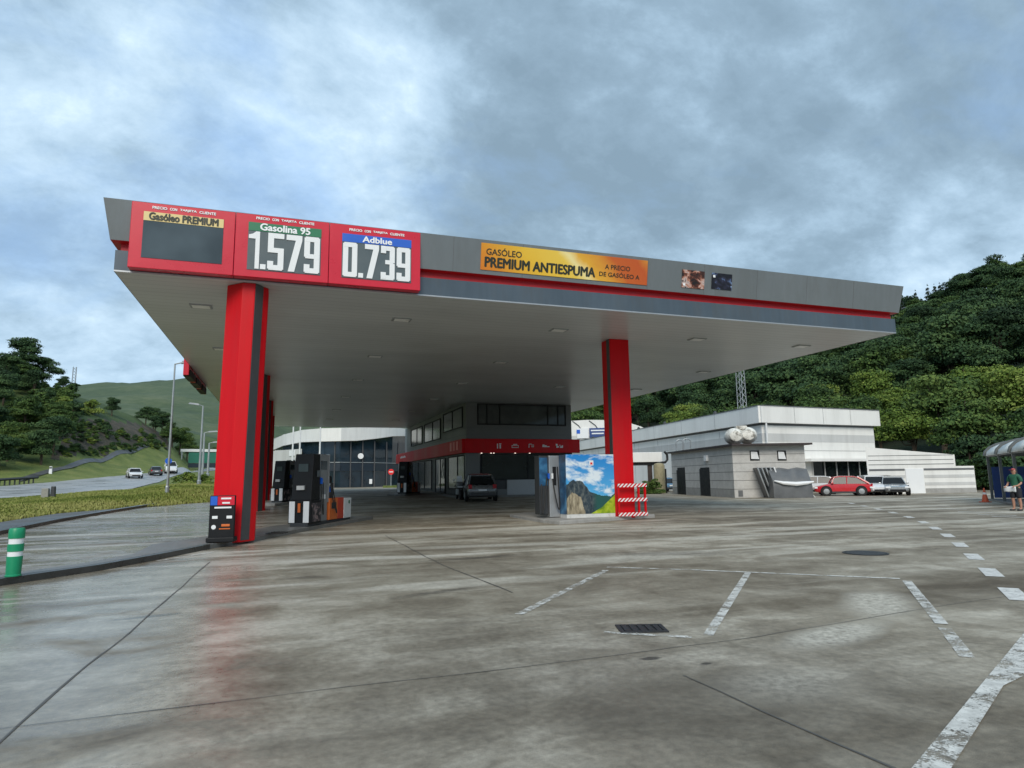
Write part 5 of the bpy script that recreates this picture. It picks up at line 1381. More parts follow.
# ------------------------------------------------------------------ vacuum bays with curved roofs (far right)
b1 = Vector(G(993, 500.6, 0)[:2]); b2 = Vector(G(1005, 503, 0)[:2])
b1 = b2+(b1-b2).normalized()*3.6
dv = (b2-b1).normalized(); nv = Vector((dv.y, -dv.x))
if nv.dot(b2) < 0: nv = -nv    # away from camera
bay = empty('wash_bay', (*b2, 0), math.atan2(dv.y, dv.x), 'row of open wash bays with arched white roofs and blue side panels', 'shelter')
side = 1 if Vector((-dv.y, dv.x)).dot(nv) > 0 else -1
Wb = 2.6; Hb = zpix(454, 1002, tuple(b2))
for i in range(4):
    x = -3.6+i*3.6
    for s in (0, 1): MB().box((x, side*s*Wb, Hb/2), (.13, .13, Hb)).build('post', M['shelter'], bay)
    MB().box((x, side*Wb/2, Hb-.02), (.10, Wb, .10)).build('cross_beam', M['shelter'], bay)
    P = []
    for k in range(11): a = PI*k/10; P.append((x, side*(Wb/2-(Wb/2+.15)*math.cos(a)), Hb+.75*math.sin(a)))
    MB().tube(P, .09, 6).build('arch_rib', M['shelter'], bay, smooth=True)
    if i < 3:
        V = []
        for t in (0, 1):
            for k in range(11): a = PI*k/10; V.append((x+.06+t*3.48, side*(Wb/2-(Wb/2+.08)*math.cos(a)), Hb-.02+(.72+(.10 if t else 0))*math.sin(a)))
        c = MB().add(V, [(k, k+1, 12+k, 11+k) for k in range(10)]).build('roof_sheet', M['canvas'], bay, smooth=True)
        so = c.modifiers.new('t', 'SOLIDIFY'); so.thickness = .03
        MB().box((x+1.8, side*(Wb-.1), 1.03), (3.3, .05, 1.85)).build('blue_panel', M['blue_panel'], bay)
        MB().box((x+1.8, 0, Hb-.03), (3.47, .09, .09)).build('edge_beam', M['shelter'], bay)
MB().box((-3.55, side*Wb/2, 1.03), (.04, Wb-.2, 1.75)).build('blue_panel', M['blue_panel'], bay)
boxo('floor_slab', (1.8, side*Wb/2, .05), (11.2, Wb+.4, .10), M['kerb'], bay)
# traffic cone
cp_ = G(985.5, 502.5, 0); co = empty('traffic_cone', (cp_[0], cp_[1], .012), 0, 'worn orange traffic cone beside the wash bays', 'cone')
MB().box((0, 0, .02), (.42, .42, .04)).build('foot', M['cone'], co, bevel=.01)
MB().lathe([(.17, .04), (.09, .42)], n=16).build('lower_cone', M['cone'], co, smooth=True); MB().lathe([(.09, .42), (.075, .52)], n=16).build('white_collar', M['sign_white'], co, smooth=True); MB().lathe([(.075, .52), (.035, .75), (.02, .76)], n=16).build('tip', M['cone'], co, smooth=True)

# ------------------------------------------------------------------ person
def skin_mesh(name, nodes, edges, mt, parent, root=0, sub=2):
    me = bpy.data.meshes.new(name); me.from_pydata([n[:3] for n in nodes], edges, []); o = bpy.data.objects.new(name, me); COL.objects.link(o); o.parent = parent
    o.modifiers.new('skin', 'SKIN'); ss = o.modifiers.new('sub', 'SUBSURF'); ss.levels = sub; ss.render_levels = sub
    sv = me.skin_vertices[0].data
    for i, n in enumerate(nodes): sv[i].radius = (n[3], n[4] if len(n) > 4 else n[3]); sv[i].use_root = (i == root)
    # bake
    dg = bpy.context.evaluated_depsgraph_get(); m2 = bpy.data.meshes.new_from_object(o.evaluated_get(dg))
    o.modifiers.clear(); o.data = m2; m2.materials.clear(); m2.materials.append(mt)
    for p in m2.polygons: p.use_smooth = True
    return o
pw = G(1018.5, 511, 0)
pe = empty('person', (pw[0], pw[1], .012), R(-58)+PI/2+R(150), 'person in green top and dark shorts standing by the wash bays', 'person')
# x = facing direction
nodes = [(0, 0, .93, .15, .12), (.0, 0, 1.12, .13, .11), (0, 0, 1.30, .16, .11), (0, 0, 1.42, .12, .09), (.01, 0, 1.49, .052), (.02, 0, 1.58, .085, .08), (.02, 0, 1.66, .09, .078), (.015, 0, 1.70, .06, .055)]
nodes += [(0, .10, .86, .10), (.02, .11, .50, .065), (-.02, .11, .28, .058), (-.01, .11, .09, .04), (.14, .12, .04, .035)]
nodes += [(0, -.10, .86, .10), (.06, -.12, .50, .065), (.04, -.12, .28, .058), (.05, -.12, .09, .04), (.20, -.13, .04, .035)]
nodes += [(0, .19, 1.38, .06), (.02, .25, 1.12, .045), (.22, .20, 1.02, .034), (.32, .16, 1.02, .028)]
nodes += [(0, -.19, 1.38, .06), (.03, -.25, 1.12, .045), (.24, -.20, 1.00, .034), (.34, -.16, 1.00, .028)]
edges = [(0, 1), (1, 2), (2, 3), (3, 4), (4, 5), (5, 6), (6, 7), (0, 8), (8, 9), (9, 10), (10, 11), (11, 12), (0, 13), (13, 14), (14, 15), (15, 16), (16, 17), (3, 18), (18, 19), (19, 20), (20, 21), (3, 22), (22, 23), (23, 24), (24, 25)]
base_n = len(nodes)
for s, hx in ((1, 21), (-1, 25)):
    hnode = nodes[hx]
    for f, (dx, dy, l) in enumerate(((.05, .025, .075), (.055, .008, .085), (.055, -.010, .08), (.05, -.026, .06))):
        a = len(nodes); nodes.append((hnode[0]+dx, hnode[1]+dy, hnode[2]-.005, .010)); nodes.append((hnode[0]+dx+l*.5, hnode[1]+dy, hnode[2]-.03, .009)); nodes.append((hnode[0]+dx+l*.55, hnode[1]+dy, hnode[2]-.065, .008))
        edges += [(hx, a), (a, a+1), (a+1, a+2)]
    a = len(nodes); nodes.append((hnode[0]+.02, hnode[1]-s*.035, hnode[2]-.02, .011)); nodes.append((hnode[0]+.055, hnode[1]-s*.05, hnode[2]-.045, .009)); edges += [(hx, a), (a, a+1)]
skin_mesh('body', nodes, edges, M['skin'], pe)
sn = [(0, 0, .84, .20, .17), (0, 0, .98, .20, .17), (.0, 0, 1.14, .18, .155), (0, 0, 1.30, .205, .16), (0, 0, 1.41, .15, .115), (0, .13, 1.42, .10), (0, .21, 1.36, .085), (.01, .255, 1.16, .075), (0, -.13, 1.42, .10), (0, -.21, 1.36, .085), (.015, -.255, 1.16, .075)]
skin_mesh('shirt', sn, [(0, 1), (1, 2), (2, 3), (3, 4), (4, 5), (5, 6), (6, 7), (4, 8), (8, 9), (9, 10)], M['green_shirt'], pe)
sn = [(0, 0, 1.0, .17, .15), (0, 0, .90, .175, .15), (0, .09, .80, .13), (.02, .11, .60, .115), (.02, .11, .50, .11), (0, -.09, .80, .13), (.045, -.12, .60, .115), (.05, -.12, .50, .11)]
skin_mesh('shorts', sn, [(0, 1), (1, 2), (2, 3), (3, 4), (1, 5), (5, 6), (6, 7)], M['cloth_dark'], pe)
skin_mesh('cap', [(.015, 0, 1.66, .10, .088), (.01, 0, 1.71, .085, .08), (.0, 0, 1.74, .04)], [(0, 1), (1, 2)], M['cap'], pe)
MB().box((.13, 0, 1.675), (.13, .13, .015)).build('cap_peak', M['cap'], pe, bevel=.005)
for s in (-1, 1):
    MB().lathe([(.011, 0), (.009, .006)], c=(.098, s*.032, 1.615), n=8, axis='x').build('eye', M['black'], pe)
    MB().box((.02, s*.088, 1.60), (.035, .02, .06)).build('ear', M['skin'], pe, bevel=.008)
MB().box((.108, 0, 1.585), (.03, .024, .045)).build('nose', M['skin'], pe, bevel=.008); MB().box((.097, 0, 1.545), (.012, .045, .010)).build('mouth', M['cap'], pe)
for p in ((.09, .115, .035), (.15, -.125, .035)): MB().box(p, (.27, .10, .075)).build('shoe', M['dark'], pe, bevel=.03)
cl_o = MB(); V = []
for i in range(7):
    for k in range(5): V.append((.36+.06*math.sin(i*1.3)*.3, -.24+i*.08, 1.0-k*.055+.012*math.sin(i*2)))
cl_o.add(V, [(i*5+k, (i+1)*5+k, (i+1)*5+k+1, i*5+k+1) for i in range(6) for k in range(4)])
c = cl_o.build('held_cloth', M['sign_white'], smooth=True); c.modifiers.new('s', 'SOLIDIFY').thickness = .012
c.matrix_world = Matrix.Translation(pe.location)@Matrix.Rotation(pe.rotation_euler.z, 4, 'Z'); tag(c, 'pale folded cloth held by the person in green', 'cloth')

# ------------------------------------------------------------------ lamps, gantry and roadside things on the left
def street_lamp(u, vt, vb, dist, label, arm=1.0):
    x, y, z = D(u, vb, dist); zb = T(x, y); zt = D(u, vt, dist)[2]; h = zt-zb
    e = empty('street_lamp', (x, y, zb), -R(AZ(u)), label, 'street lamp', 'street lamps along the highway')
    MB().tube([(0, 0, -.3), (0, 0, h*.5), (0, 0, h-.1)], [.11*dist/60, .085*dist/60, .06*dist/60], 8).build('pole', M['steel'], e, smooth=True)
    MB().lathe([(.16*dist/60, 0), (.16*dist/60, .5), (.11*dist/60, .6)], n=8).build('base', M['steel'], e)
    MB().tube([(0, 0, h-.12), (arm*.35, 0, h+.0), (arm*.7, 0, h+.03)], .05, 6).build('arm', M['steel'], e)
    mb = MB(); mb.add([(arm*.4, -.2, h-.06), (arm*1.5, -.18, h+.08), (arm*1.5, .18, h+.08), (arm*.4, .2, h-.06), (arm*.45, -.14, h+.14), (arm*1.35, -.10, h+.24), (arm*1.35, .10, h+.24), (arm*.45, .14, h+.14)], [(3, 2, 1, 0), (4, 5, 6, 7), (0, 1, 5, 4), (1, 2, 6, 5), (2, 3, 7, 6), (3, 0, 4, 7)])
    hd = mb.build('lamp_head', M['grey_strip_l'], e)
street_lamp(167, 362, 494, 52, 'tallest and nearest street lamp, left of the big red column', 1.0)
street_lamp(199, 405, 481, 80, 'second nearest street lamp, just left of the red column', -1.0)
street_lamp(202, 432, 479, 104, 'third nearest street lamp, its head level with the far hill', 1.2)
street_lamp(207.5, 442.5, 478, 125, 'farthest street lamp, seen right against the red column', 1.2)
# gantry with green panel
gx, gy, gz = D(200, 450.5, 190)
ga = empty('sign_gantry', (gx, gy, T(gx, gy)), -R(AZ(200)), 'overhead road gantry with a pale beam and green sign panels above the highway', 'gantry')
hb = gz-T(gx, gy)
MB().box((1.2, 0, hb), (11.5, .5, .7)).build('beam', M['white'], ga); MB().box((1.6, -.3, hb-1.9), (8.4, .15, 2.7)).build('sign_panel', mat('gantry_green', (.015, .15, .10), .5), ga)
MB().box((1.4, -.42, hb-3.9), (8.0, .15, 1.1)).build('lower_panel', M['navy'], ga)
MB().box((6.6, 0, hb/2), (.4, .4, hb)).build('post', M['steel'], ga); MB().box((-4.2, 0, hb/2), (.3, .3, hb)).build('post', M['steel'], ga)
# round blue sign above the van
x, y, z = D(168.5, 461, 118); bs = empty('road_sign', (x, y, T(x, y)), -R(AZ(168)), 'small round blue sign on a pole beside the highway, above the van', 'sign')
MB().tube([(0, 0, 0), (0, 0, z-T(x, y)+.3)], .05, 6).build('pole', M['steel'], bs); MB().lathe([(.5, 0), (.5, .04)], c=(0, -.06, z-T(x, y)), n=20, axis='y').build('disc', M['blue_s'], bs)
# marker stone
x, y, z = at(45, 499); 
ms = empty('marker_stone', (x, y, T(x, y)), 0, 'short pale marker stone with a dark cap on the grass by the highway', 'marker')
MB().box((0, 0, .35), (.55, .5, 1.0), taper=.85).build('stone', M['granite'], ms, bevel=.05); MB().box((.5, .1, .45), (.35, .4, 1.1), taper=.8).build('dark_side', M['dark'], ms, bevel=.04)
# guard rail at the far left
gr_ = empty('guard_rail', (0, 0, 0), 0, 'dark metal guard rail along the far edge of the highway at the left', 'guard rail')
P = [polar(AZ(u), r) for u, r in ((-150, 94), (-60, 97), (0, 102), (20, 103.5), (38, 105))]
MB().tube([(x, y, T(x, y)+.75) for x, y in P], .17, 4).build('rail', M['dark'], gr_)
for i in range(len(P)-1):
    for t in (0, .25, .5, .75):
        p = lerp2(P[i], P[i+1], t); MB().box((p[0], p[1], T(*p)+.3), (.14, .14, .9)).build('post', M['dark'], gr_)
# white reflector post on the ramp
for u, v, d, lab in ((50, 478.5, 116, 'small white marker post on the grass slope at the foot of the ramp'),):
    x, y = polar(AZ(u), d); e = empty('marker_post', (x, y, T(x, y)), 0, lab, 'marker post'); MB().box((0, 0, .5), (.4, .2, 1.1), taper=.8).build('post', M['sign_white'], e); MB().box((0, -.11, .85), (.3, .02, .18)).build('reflector', M['black'], e)

# ------------------------------------------------------------------ vegetation
def leaf_cloud(lobes, n, size, seed, flat=.5):
    """many small bent leaf-clump faces scattered through a set of ellipsoid lobes"""
    rg = np.random.default_rng(seed)
    wts = np.array([l[3]*l[4]*l[5] for l in lobes])**.7; wts = wts/wts.sum()
    idx = rg.choice(len(lobes), n, p=wts)
    V = np.zeros((n*4, 3)); tone = np.zeros(n)
    ltone = rg.uniform(-.22, .22, len(lobes))
    Lb = np.array([l[:6] for l in lobes])
    d = rg.normal(size=(n, 3)); d /= np.linalg.norm(d, axis=1)[:, None]
    d[:, 2] = np.where(d[:, 2] < -.35, -d[:, 2], d[:, 2])
    rad = rg.uniform(.35, 1.0, n)**.45*(1+rg.normal(0, .10, n))
    c = Lb[idx, :3]+d*Lb[idx, 3:6]*rad[:, None]
    # clump noise: push leaves to uneven outline
    nn = np.array([noise.noise(Vector(p)*.9/ max(.5, size*2)) for p in c])
    keep = nn > -.33
    c = c[keep]; d = d[keep]; idx = idx[keep]; nn = nn[keep]; n = len(c)
    nor = d+rg.normal(0, .55, (n, 3)); nor[:, 2] += .35; nor /= np.linalg.norm(nor, axis=1)[:, None]
    t1 = np.cross(nor, rg.normal(size=(n, 3))); t1 /= np.linalg.norm(t1, axis=1)[:, None]; t2 = np.cross(nor, t1)
    s = size*rg.uniform(.55, 1.35, n)[:, None]; s2 = s*rg.uniform(.45, .9, n)[:, None]
    V = np.empty((n, 4, 3)); V[:, 0] = c-t1*s; V[:, 1] = c-t2*s2+nor*s*.18; V[:, 2] = c+t1*s; V[:, 3] = c+t2*s2+nor*s*.18
    tone = .48+ltone[idx]+nn*.55+rg.normal(0, .075, n)
    return V.reshape(-1, 3), np.clip(tone, 0, 1)
def leaf_obj(name, V, tone, mt, parent=None):
    n = len(V)//4; me = bpy.data.meshes.new(name); me.vertices.add(n*4); me.vertices.foreach_set('co', V.astype(np.float32).ravel())
    me.loops.add(n*4); me.loops.foreach_set('vertex_index', np.arange(n*4, dtype=np.int32)); me.polygons.add(n)
    me.polygons.foreach_set('loop_start', np.arange(0, n*4, 4, dtype=np.int32))
    me.update(calc_edges=True)
    at_ = me.attributes.new('tone', 'FLOAT', 'FACE'); at_.data.foreach_set('value', tone.astype(np.float32))
    me.materials.append(mt); me.validate()
    o = bpy.data.objects.new(name, me); COL.objects.link(o); o.parent = parent; return o
def make_tree(name, h, spread, n, leaf, mt, seed, base=.25, conifer=False):
    rg = random.Random(seed); e = empty(name, (0, 0, 0)); lobes = []
    tr = MB(); lean = rg.uniform(-.05, .05)*h
    tr.tube([(0, 0, -.5), (lean*.3, 0, h*.35), (lean, lean*.5, h*.8)], [h*.028, h*.02, h*.006], 7)
    if conifer:
        for k in range(7):
            t = k/6; z = h*(base+(1-base)*t*.96); w = spread*(1-t)**.8*.5+.15; lobes.append((lean*t, 0, z, w, w, h*.09))
    else:
        k = rg.randint(9, 13)
        for i in range(k):
            a = rg.uniform(0, 2*PI); t = rg.random(); rr_ = spread*.36*math.sqrt(rg.random())*(1.1-.6*t); z = h*(base+.12+(.86-base-.12)*t)
            w = spread*rg.uniform(.16, .28)*(1.15-.35*t); lobes.append((rr_*math.cos(a)+lean*t, rr_*math.sin(a), z, w*1.1, w*1.1, w*rg.uniform(.42, .62)))
            if i < 6: tr.tube([(lean*.3, 0, h*rg.uniform(.25, .45)), (rr_*math.cos(a)*.6, rr_*math.sin(a)*.6, z-w*.6), (rr_*math.cos(a), rr_*math.sin(a), z)], [h*.012, h*.007, h*.003], 5)
        lobes.append((lean*.6, 0, h*.55, spread*.26, spread*.26, h*.26))
    V, tn = leaf_cloud(lobes, n, leaf, seed)
    tr.build('trunk', M['trunk'], e, smooth=True); leaf_obj('crown', V, tn, mt, e)
    return e
PROTO = {}
for nm, lst in {
  'far': [(12, 10, 9500, .20, 'leaf_dark', 11), (13.5, 11, 10500, .21, 'leaf_dark', 12), (11, 10, 9500, .19, 'leaf_mid', 13), (12, 9, 9000, .19, 'leaf_mid', 14), (14, 12, 11500, .21, 'leaf_dark', 15)],
  'near': [(11, 9, 12000, .16, 'leaf_light', 21), (10, 9, 12000, .155, 'leaf_light', 22), (12, 10, 13000, .17, 'leaf_mid', 23), (9, 8, 10000, .15, 'leaf_mid', 24)],
  'shrub': [(3.0, 3.6, 2600, .12, 'leaf_mid', 31), (2.4, 3.2, 2200, .11, 'leaf_light', 32), (4.0, 4.0, 3000, .13, 'leaf_dark', 33)],
}.items():
    PROTO[nm] = [make_tree('tree' if nm != 'shrub' else 'shrub', *a[:4], M[a[4]], a[5], .25 if nm != 'shrub' else .0) for a in lst]
PROTO['con'] = [make_tree('conifer', 11, 5.0, 900, .35, M['leaf_conifer'], 41, .15, True), make_tree('conifer', 13, 5.5, 1000, .38, M['leaf_conifer'], 42, .12, True)]
used = set()
def plant(kind, i, x, y, s, label, group, cat='tree', sink=.3, rz=None):
    p = PROTO[kind][i]
    if (kind, i) in used: o = copy_tree(p)
    else: o = p; used.add((kind, i))
    o.location = (x, y, T(x, y)-sink); o.rotation_euler = (0, 0, random.uniform(0, 6.28) if rz is None else rz); o.scale = (s, s, s*random.uniform(.88, 1.12)); tag(o, label, cat, group); return o

# wood on the right-hand hill
rg = random.Random(5)
cand = []
az0, az1 = AZ(548), AZ(1075)
tries = 0
pts_ = []
while tries < 60000 and len(pts_) < 900:
    tries += 1
    az = rg.uniform(az0, az1); edge = r1_of(az)
    crest = float(np.interp(az, [AZ(u) for u in (500, 580, 660, 740, 820, 905, 960, 1024, 1150)], [620, 460, 420, 400, 370, 350, 335, 320, 320]))
    r = math.exp(rg.uniform(math.log(edge+12), math.log(crest+(8 if az > AZ(985) else -22))))
    x, y = polar(az, r); mind = 5.0+r*.013
    if any((x-a)**2+(y-b)**2 < mind**2 for a, b, _ in pts_): continue
    pts_.append((x, y, r))
def blocked(x, y):
    r = math.hypot(x, y); az = math.degrees(math.atan2(x, y)); 
    # warehouse plot and annex
    p = Vector((x, y))-Vector(wA); M2 = Matrix(((dirf.x, dirs.x), (dirf.y, dirs.y))).inverted(); q = M2@p
    if -3 < q.x < 24 and -3 < q.y < 72: return True
    p = Vector((x, y))-Vector(aL); u_ = p.dot(dd.normalized()); w_ = p.dot(nb)
    if -2 < u_ < dd.length*1.3 and -2 < w_ < 11: return True
    p = Vector((x-vx, y-vy)); ca = math.cos(R(AZ(589))); sa = math.sin(R(AZ(589))); lx = p.x*ca-p.y*sa; ly = p.x*sa+p.y*ca
    if abs(lx) < 17 and -4 < ly < 30: return True
    if AZ(568) < az < AZ(612) and r < 168: return True
    return False
pts_ = [p for p in pts_ if not blocked(p[0], p[1])]
pts_.sort(key=lambda p: p[2])
# visibility: skip what stands behind the canopy for the counted individuals
def project(x, y, z):
    d = Vector((x, y, z-EYE)); dz = d.dot(FW); return 512+F_PX*d.dot(RT)/dz, 384-F_PX*d.dot(UP)/dz
ind = 0; rest = []
for (x, y, r) in pts_:
    u, v = project(x, y, T(x, y)+6)
    hidden = u < 905 and v < 333+(898-u)*.242-14
    near = r < r1_of(math.degrees(math.atan2(x, y)))+46
    if hidden and r > 150: 
        continue
    if ind < 265 and -20 < u < 1060:
        k = 'near' if near else 'far'
        if near and u > 860: i = rg.choice((0, 1, 0, 1, 2))
        elif near: i = rg.choice((2, 3, 1, 2))
        else: i = rg.choice((0, 1, 2, 3, 4, 0, 1, 4))
        s = rg.uniform(.78, 1.12)*(1.0 if near else 1.0+r*.0009)
        mt = PROTO[k][i].children[-1].data.materials[0].name if False else None
        if k == 'near': lab, grp = ('bright yellow-green leafy tree at the foot of the right-hand wood', 'pale trees at the foot of the right wood') if i < 2 else ('mid-green leafy tree low on the right-hand wooded hill', 'mid-green trees low on the right hill')
        else: lab, grp = ('dark green broadleaf tree higher up the right-hand wooded hill', 'dark trees of the right-hand wood') if i in (0, 1, 4) else ('softer green broadleaf tree higher up the right-hand wooded hill', 'softer green trees of the right-hand wood')
        plant(k, i, x, y, s, lab, grp, sink=.9); ind += 1
    else: rest.append((x, y, r))
print('right wood individuals', ind, 'rest', len(rest))
# skyline conifers on the crest
for k in range(20):
    u = 903+k*6.3+rg.uniform(-2, 2); d = 344-(u-905)*.18
    x, y = polar(AZ(u), d); plant('con', k % 2, x, y, rg.uniform(.7, 1.0), 'spiky dark conifer on the skyline of the right-hand hill', 'conifers along the right skyline', cat='conifer')
# the far remainder of the wood as one mass
if rest:
    VV = []; TT = []; r5 = np.random.default_rng(9)
    for k, (x, y, r) in enumerate(rest):
        h = 11+random.uniform(-2, 3); w = 4.6; z = T(x, y)
        lob = [(x+random.uniform(-2, 2), y+random.uniform(-2, 2), z+h*random.uniform(.4, .75), w*random.uniform(.5, .8), w*random.uniform(.5, .8), h*.22) for _ in range(5)]
        V, tn = leaf_cloud(lob, 1500, .42, 1000+k); VV.append(V); TT.append(np.clip(tn+random.uniform(-.2, .1), 0, 1))
    o = leaf_obj('far_wood', np.concatenate(VV), np.concatenate(TT), M['leaf_dark']); tag(o, 'dense dark wood covering the far upper part of the right-hand hill', 'wood', kind='stuff')

# left hillside: trees and bushes
rl = random.Random(17); lp = []
def left_area(u, v): return None
tr_ = 0
while len(lp) < 215 and tr_ < 20000:
    tr_ += 1
    u = rl.uniform(-60, 150); az = AZ(u)
    lo_ = float(np.interp(u, [-60, 0, 55, 66, 100, 130, 160], [113, 115, 124, 150, 166, 176, 184])); hi_ = float(np.interp(u, [-60, 0, 60, 100, 130, 160], [196, 186, 184, 188, 192, 198]))
    r = rl.uniform(lo_, hi_); x, y = polar(az, r)
    if any((x-a)**2+(y-b)**2 < (2.4+1.6*(k_ == 'far'))**2 for a, b, k_ in lp): continue
    big = (r < lo_+16 and u < 60) or rl.random() < .42 or (r > hi_-12 and u < 40)
    lp.append((x, y, 'far' if big else 'shrub'))
SKY_L = ([-80, 0, 34, 44, 60, 75, 86, 107, 129, 148, 163, 220], [338, 342, 352, 370, 376, 385, 392, 404, 419, 416, 418, 430])
def clear_top(x, y, hgt):
    d = Vector((x, y, T(x, y)+hgt-EYE)); dz = d.dot(FW); u, v = 512+F_PX*d.dot(RT)/dz, 384-F_PX*d.dot(UP)/dz
    return v >= np.interp(u, *SKY_L)+1
for x, y, k in lp:
    if not clear_top(x, y, 7.0 if k == 'far' else 3.4):
        if k == 'far' and clear_top(x, y, 3.4): k = 'shrub'
        else: continue
    if k == 'far': i = rl.choice((0, 2, 2, 3, 4)); s = rl.uniform(.38, .64)
    else: i = rl.choice((0, 1, 1, 2, 0)); s = rl.uniform(.9, 1.6)
    dk = (k == 'far' and i in (0, 1, 4)) or (k == 'shrub' and i == 2)
    if k == 'far': plant(k, i, x, y, s, 'dark rounded tree on the wooded slope left of the highway' if dk else 'mid-green tree on the wooded slope left of the highway', 'dark trees on the left slope' if dk else 'green trees on the left slope', sink=.8)
    else: plant(k, i, x, y, s, 'low dark bush on the slope left of the highway' if dk else ('low mid-green bush on the slope left of the highway' if i == 0 else 'low pale green bush on the slope left of the highway'), ('dark', 'mid')[0 if dk else 1]+' bushes on the left slope' if i != 1 else 'pale bushes on the left slope', cat='bush')
# the big tree on the skyline, and named clumps
for (u, d, s, i, lab) in ((14, 182, .95, 0, 'big dark round tree standing out on the left skyline'), (34, 183, .55, 4, 'smaller dark tree right of the big skyline tree on the left hill'),
                          (55, 182, .34, 1, 'dark tree on the left hill skyline, left of the thin pylon'), (66, 181, .26, 4, 'last small skyline tree beside the thin pylon'),
                          (107, 172, .40, 0, 'small pointed dark tree on top of the rock bank')):
    x, y = polar(AZ(u), d); plant('far', i, x, y, s, lab, None)
for k, (u, d, s) in enumerate(((142, 190, .5), (150, 196, .55), (159, 200, .5), (152, 186, .42))):
    x, y = polar(AZ(u), d); plant('far', (0, 1, 4, 0)[k], x, y, s, 'dark tree in the clump at the end of the rock bank, by the lamp post', 'dark clump at the end of the rock bank')
for k, (u, d, s) in enumerate(((170, 192, .62), (178, 196, .68), (186, 205, .62), (165, 184, .45), (193, 212, .55), (206, 222, .55), (214, 230, .6))):
    x, y = polar(AZ(u), d); plant('far', 2 if k % 2 else 3, x, y, s, 'light green tree right of the lamp post, near the gantry', 'light green trees near the gantry')
for k in range(70):
    u = 60+k*1.5+rl.uniform(-1, 1); b_ = float(np.interp(u, [-150, 0, 60, 100, 130, 160], [118, 118, 128, 140, 154, 173]))
    x, y = polar(AZ(u), b_+rl.uniform(-1.2, 2.2)); plant('shrub', (0, 2, 0, 1)[k % 4], x, y, rl.uniform(.22, .5), 'low weed clump at the foot of the rock bank beside the ramp', 'weeds along the foot of the rock bank', cat='bush')
# bushes along the rock bank and verge
for k in range(46):
    u = rl.uniform(60, 160); base = float(np.interp(u, [60, 100, 130, 160, 200], [131, 144, 158, 162, 150])); x, y = polar(AZ(u), base+rl.uniform(2, 14)); plant('shrub', rl.choice((0, 2, 1)), x, y, rl.uniform(.35, .75), 'scrubby bush on the rock bank above the ramp', 'scrub on the rock bank', cat='bush')
for k, (u, v, s) in enumerate(((186, 482, .6), (194, 484, .5), (202, 483, .6), (209, 485, .5), (176, 483, .4))):
    x, y = polar(AZ(u), 84+3*k); plant('shrub', 1, x, y, s*1.2, 'pale roadside shrub at the foot of the street lamps', 'roadside shrubs under the lamps', cat='bush')
for k, (u, d, s, lab) in enumerate(((645, 64, .75, 'small green bush behind the crash guard'), (654, 64, .8, 'green bush at the foot of the beige tank'), (650, 66, .6, 'low bush between the open shelter posts'))):
    x, y = polar(AZ(u), d); plant('shrub', 0, x, y, s*.8, lab, None, cat='bush')
# hedge growing round the annex and bays
for k in range(16):
    u = 975+k*7+rl.uniform(-3, 3); d = r1_of(AZ(u))+rl.uniform(1, 6); x, y = polar(AZ(u), d)
    plant('shrub', (2, 0)[k % 2], x, y, rl.uniform(1.0, 1.5), 'dense green bush at the edge of the yard behind the wash bays', 'bushes behind the wash bays', cat='bush')
# any unused prototypes leave the scene
for k, lst in PROTO.items():
    for i, p in enumerate(lst):
        if (k, i) not in used:
            for c in list(p.children): bpy.data.objects.remove(c)
            bpy.data.objects.remove(p)

# verge grass blades
gv = []; gt = []; r6 = np.random.default_rng(4); cnt = 0
for _ in range(34000):
    u = r6.uniform(-60, 232); az = AZ(u); e0_ = r1_of(az); lim_ = float(np.interp(u, [p[0] for p in NE], [p[1] for p in NE]))-1.5-e0_; r = e0_+.5+r6.random()**1.3*min(40, lim_)
    x, y = polar(az, r); z = T(x, y); s = .04+.05*r6.random()+r*.0006; a = r6.uniform(0, PI); dx, dy = math.cos(a)*s*.55, math.sin(a)*s*.55; lx, ly = r6.normal(0, s*.3, 2)
    gv += [(x-dx, y-dy, z), (x+dx, y+dy, z), (x+dx*.3+lx, y+dy*.3+ly, z+s*1.5), (x-dx*.3+lx, y-dy*.3+ly, z+s*1.4)]; gt.append(min(1, max(0, .5+noise.noise(Vector((x*.15, y*.15, 0)))*.8+r6.normal(0, .15))))
tag(leaf_obj('verge_grass', np.array(gv), np.array(gt), M['grass_tuft']), 'rough yellow-green grass on the verge between the yard and the highway', 'grass', kind='stuff')

# ------------------------------------------------------------------ sky
w = bpy.data.worlds.new('World'); S.world = w; w.use_nodes = True; nt = w.node_tree; nt.nodes.clear()
SUN_EL, SUN_AZ = 38, -158      # degrees; azimuth from +y clockwise
sky = N(nt, 'ShaderNodeTexSky'); sky.sky_type = 'NISHITA'; sky.sun_disc = False; sky.sun_elevation = R(SUN_EL); sky.sun_rotation = R(SUN_AZ)
sky.air_density = 1.2; sky.dust_density = 2.5; sky.ozone_density = 2
tc = N(nt, 'ShaderNodeTexCoord').outputs['Generated']
sp = N(nt, 'ShaderNodeSeparateXYZ'); L(nt, tc, sp.inputs[0])
zz = math_(nt, 'ADD', math_(nt, 'MAXIMUM', sp.outputs[2], 0.0), .50)
cb = N(nt, 'ShaderNodeCombineXYZ'); L(nt, math_(nt, 'DIVIDE', sp.outputs[0], zz), cb.inputs[0]); L(nt, math_(nt, 'DIVIDE', sp.outputs[1], zz), cb.inputs[1])
pl_ = cb.outputs[0]
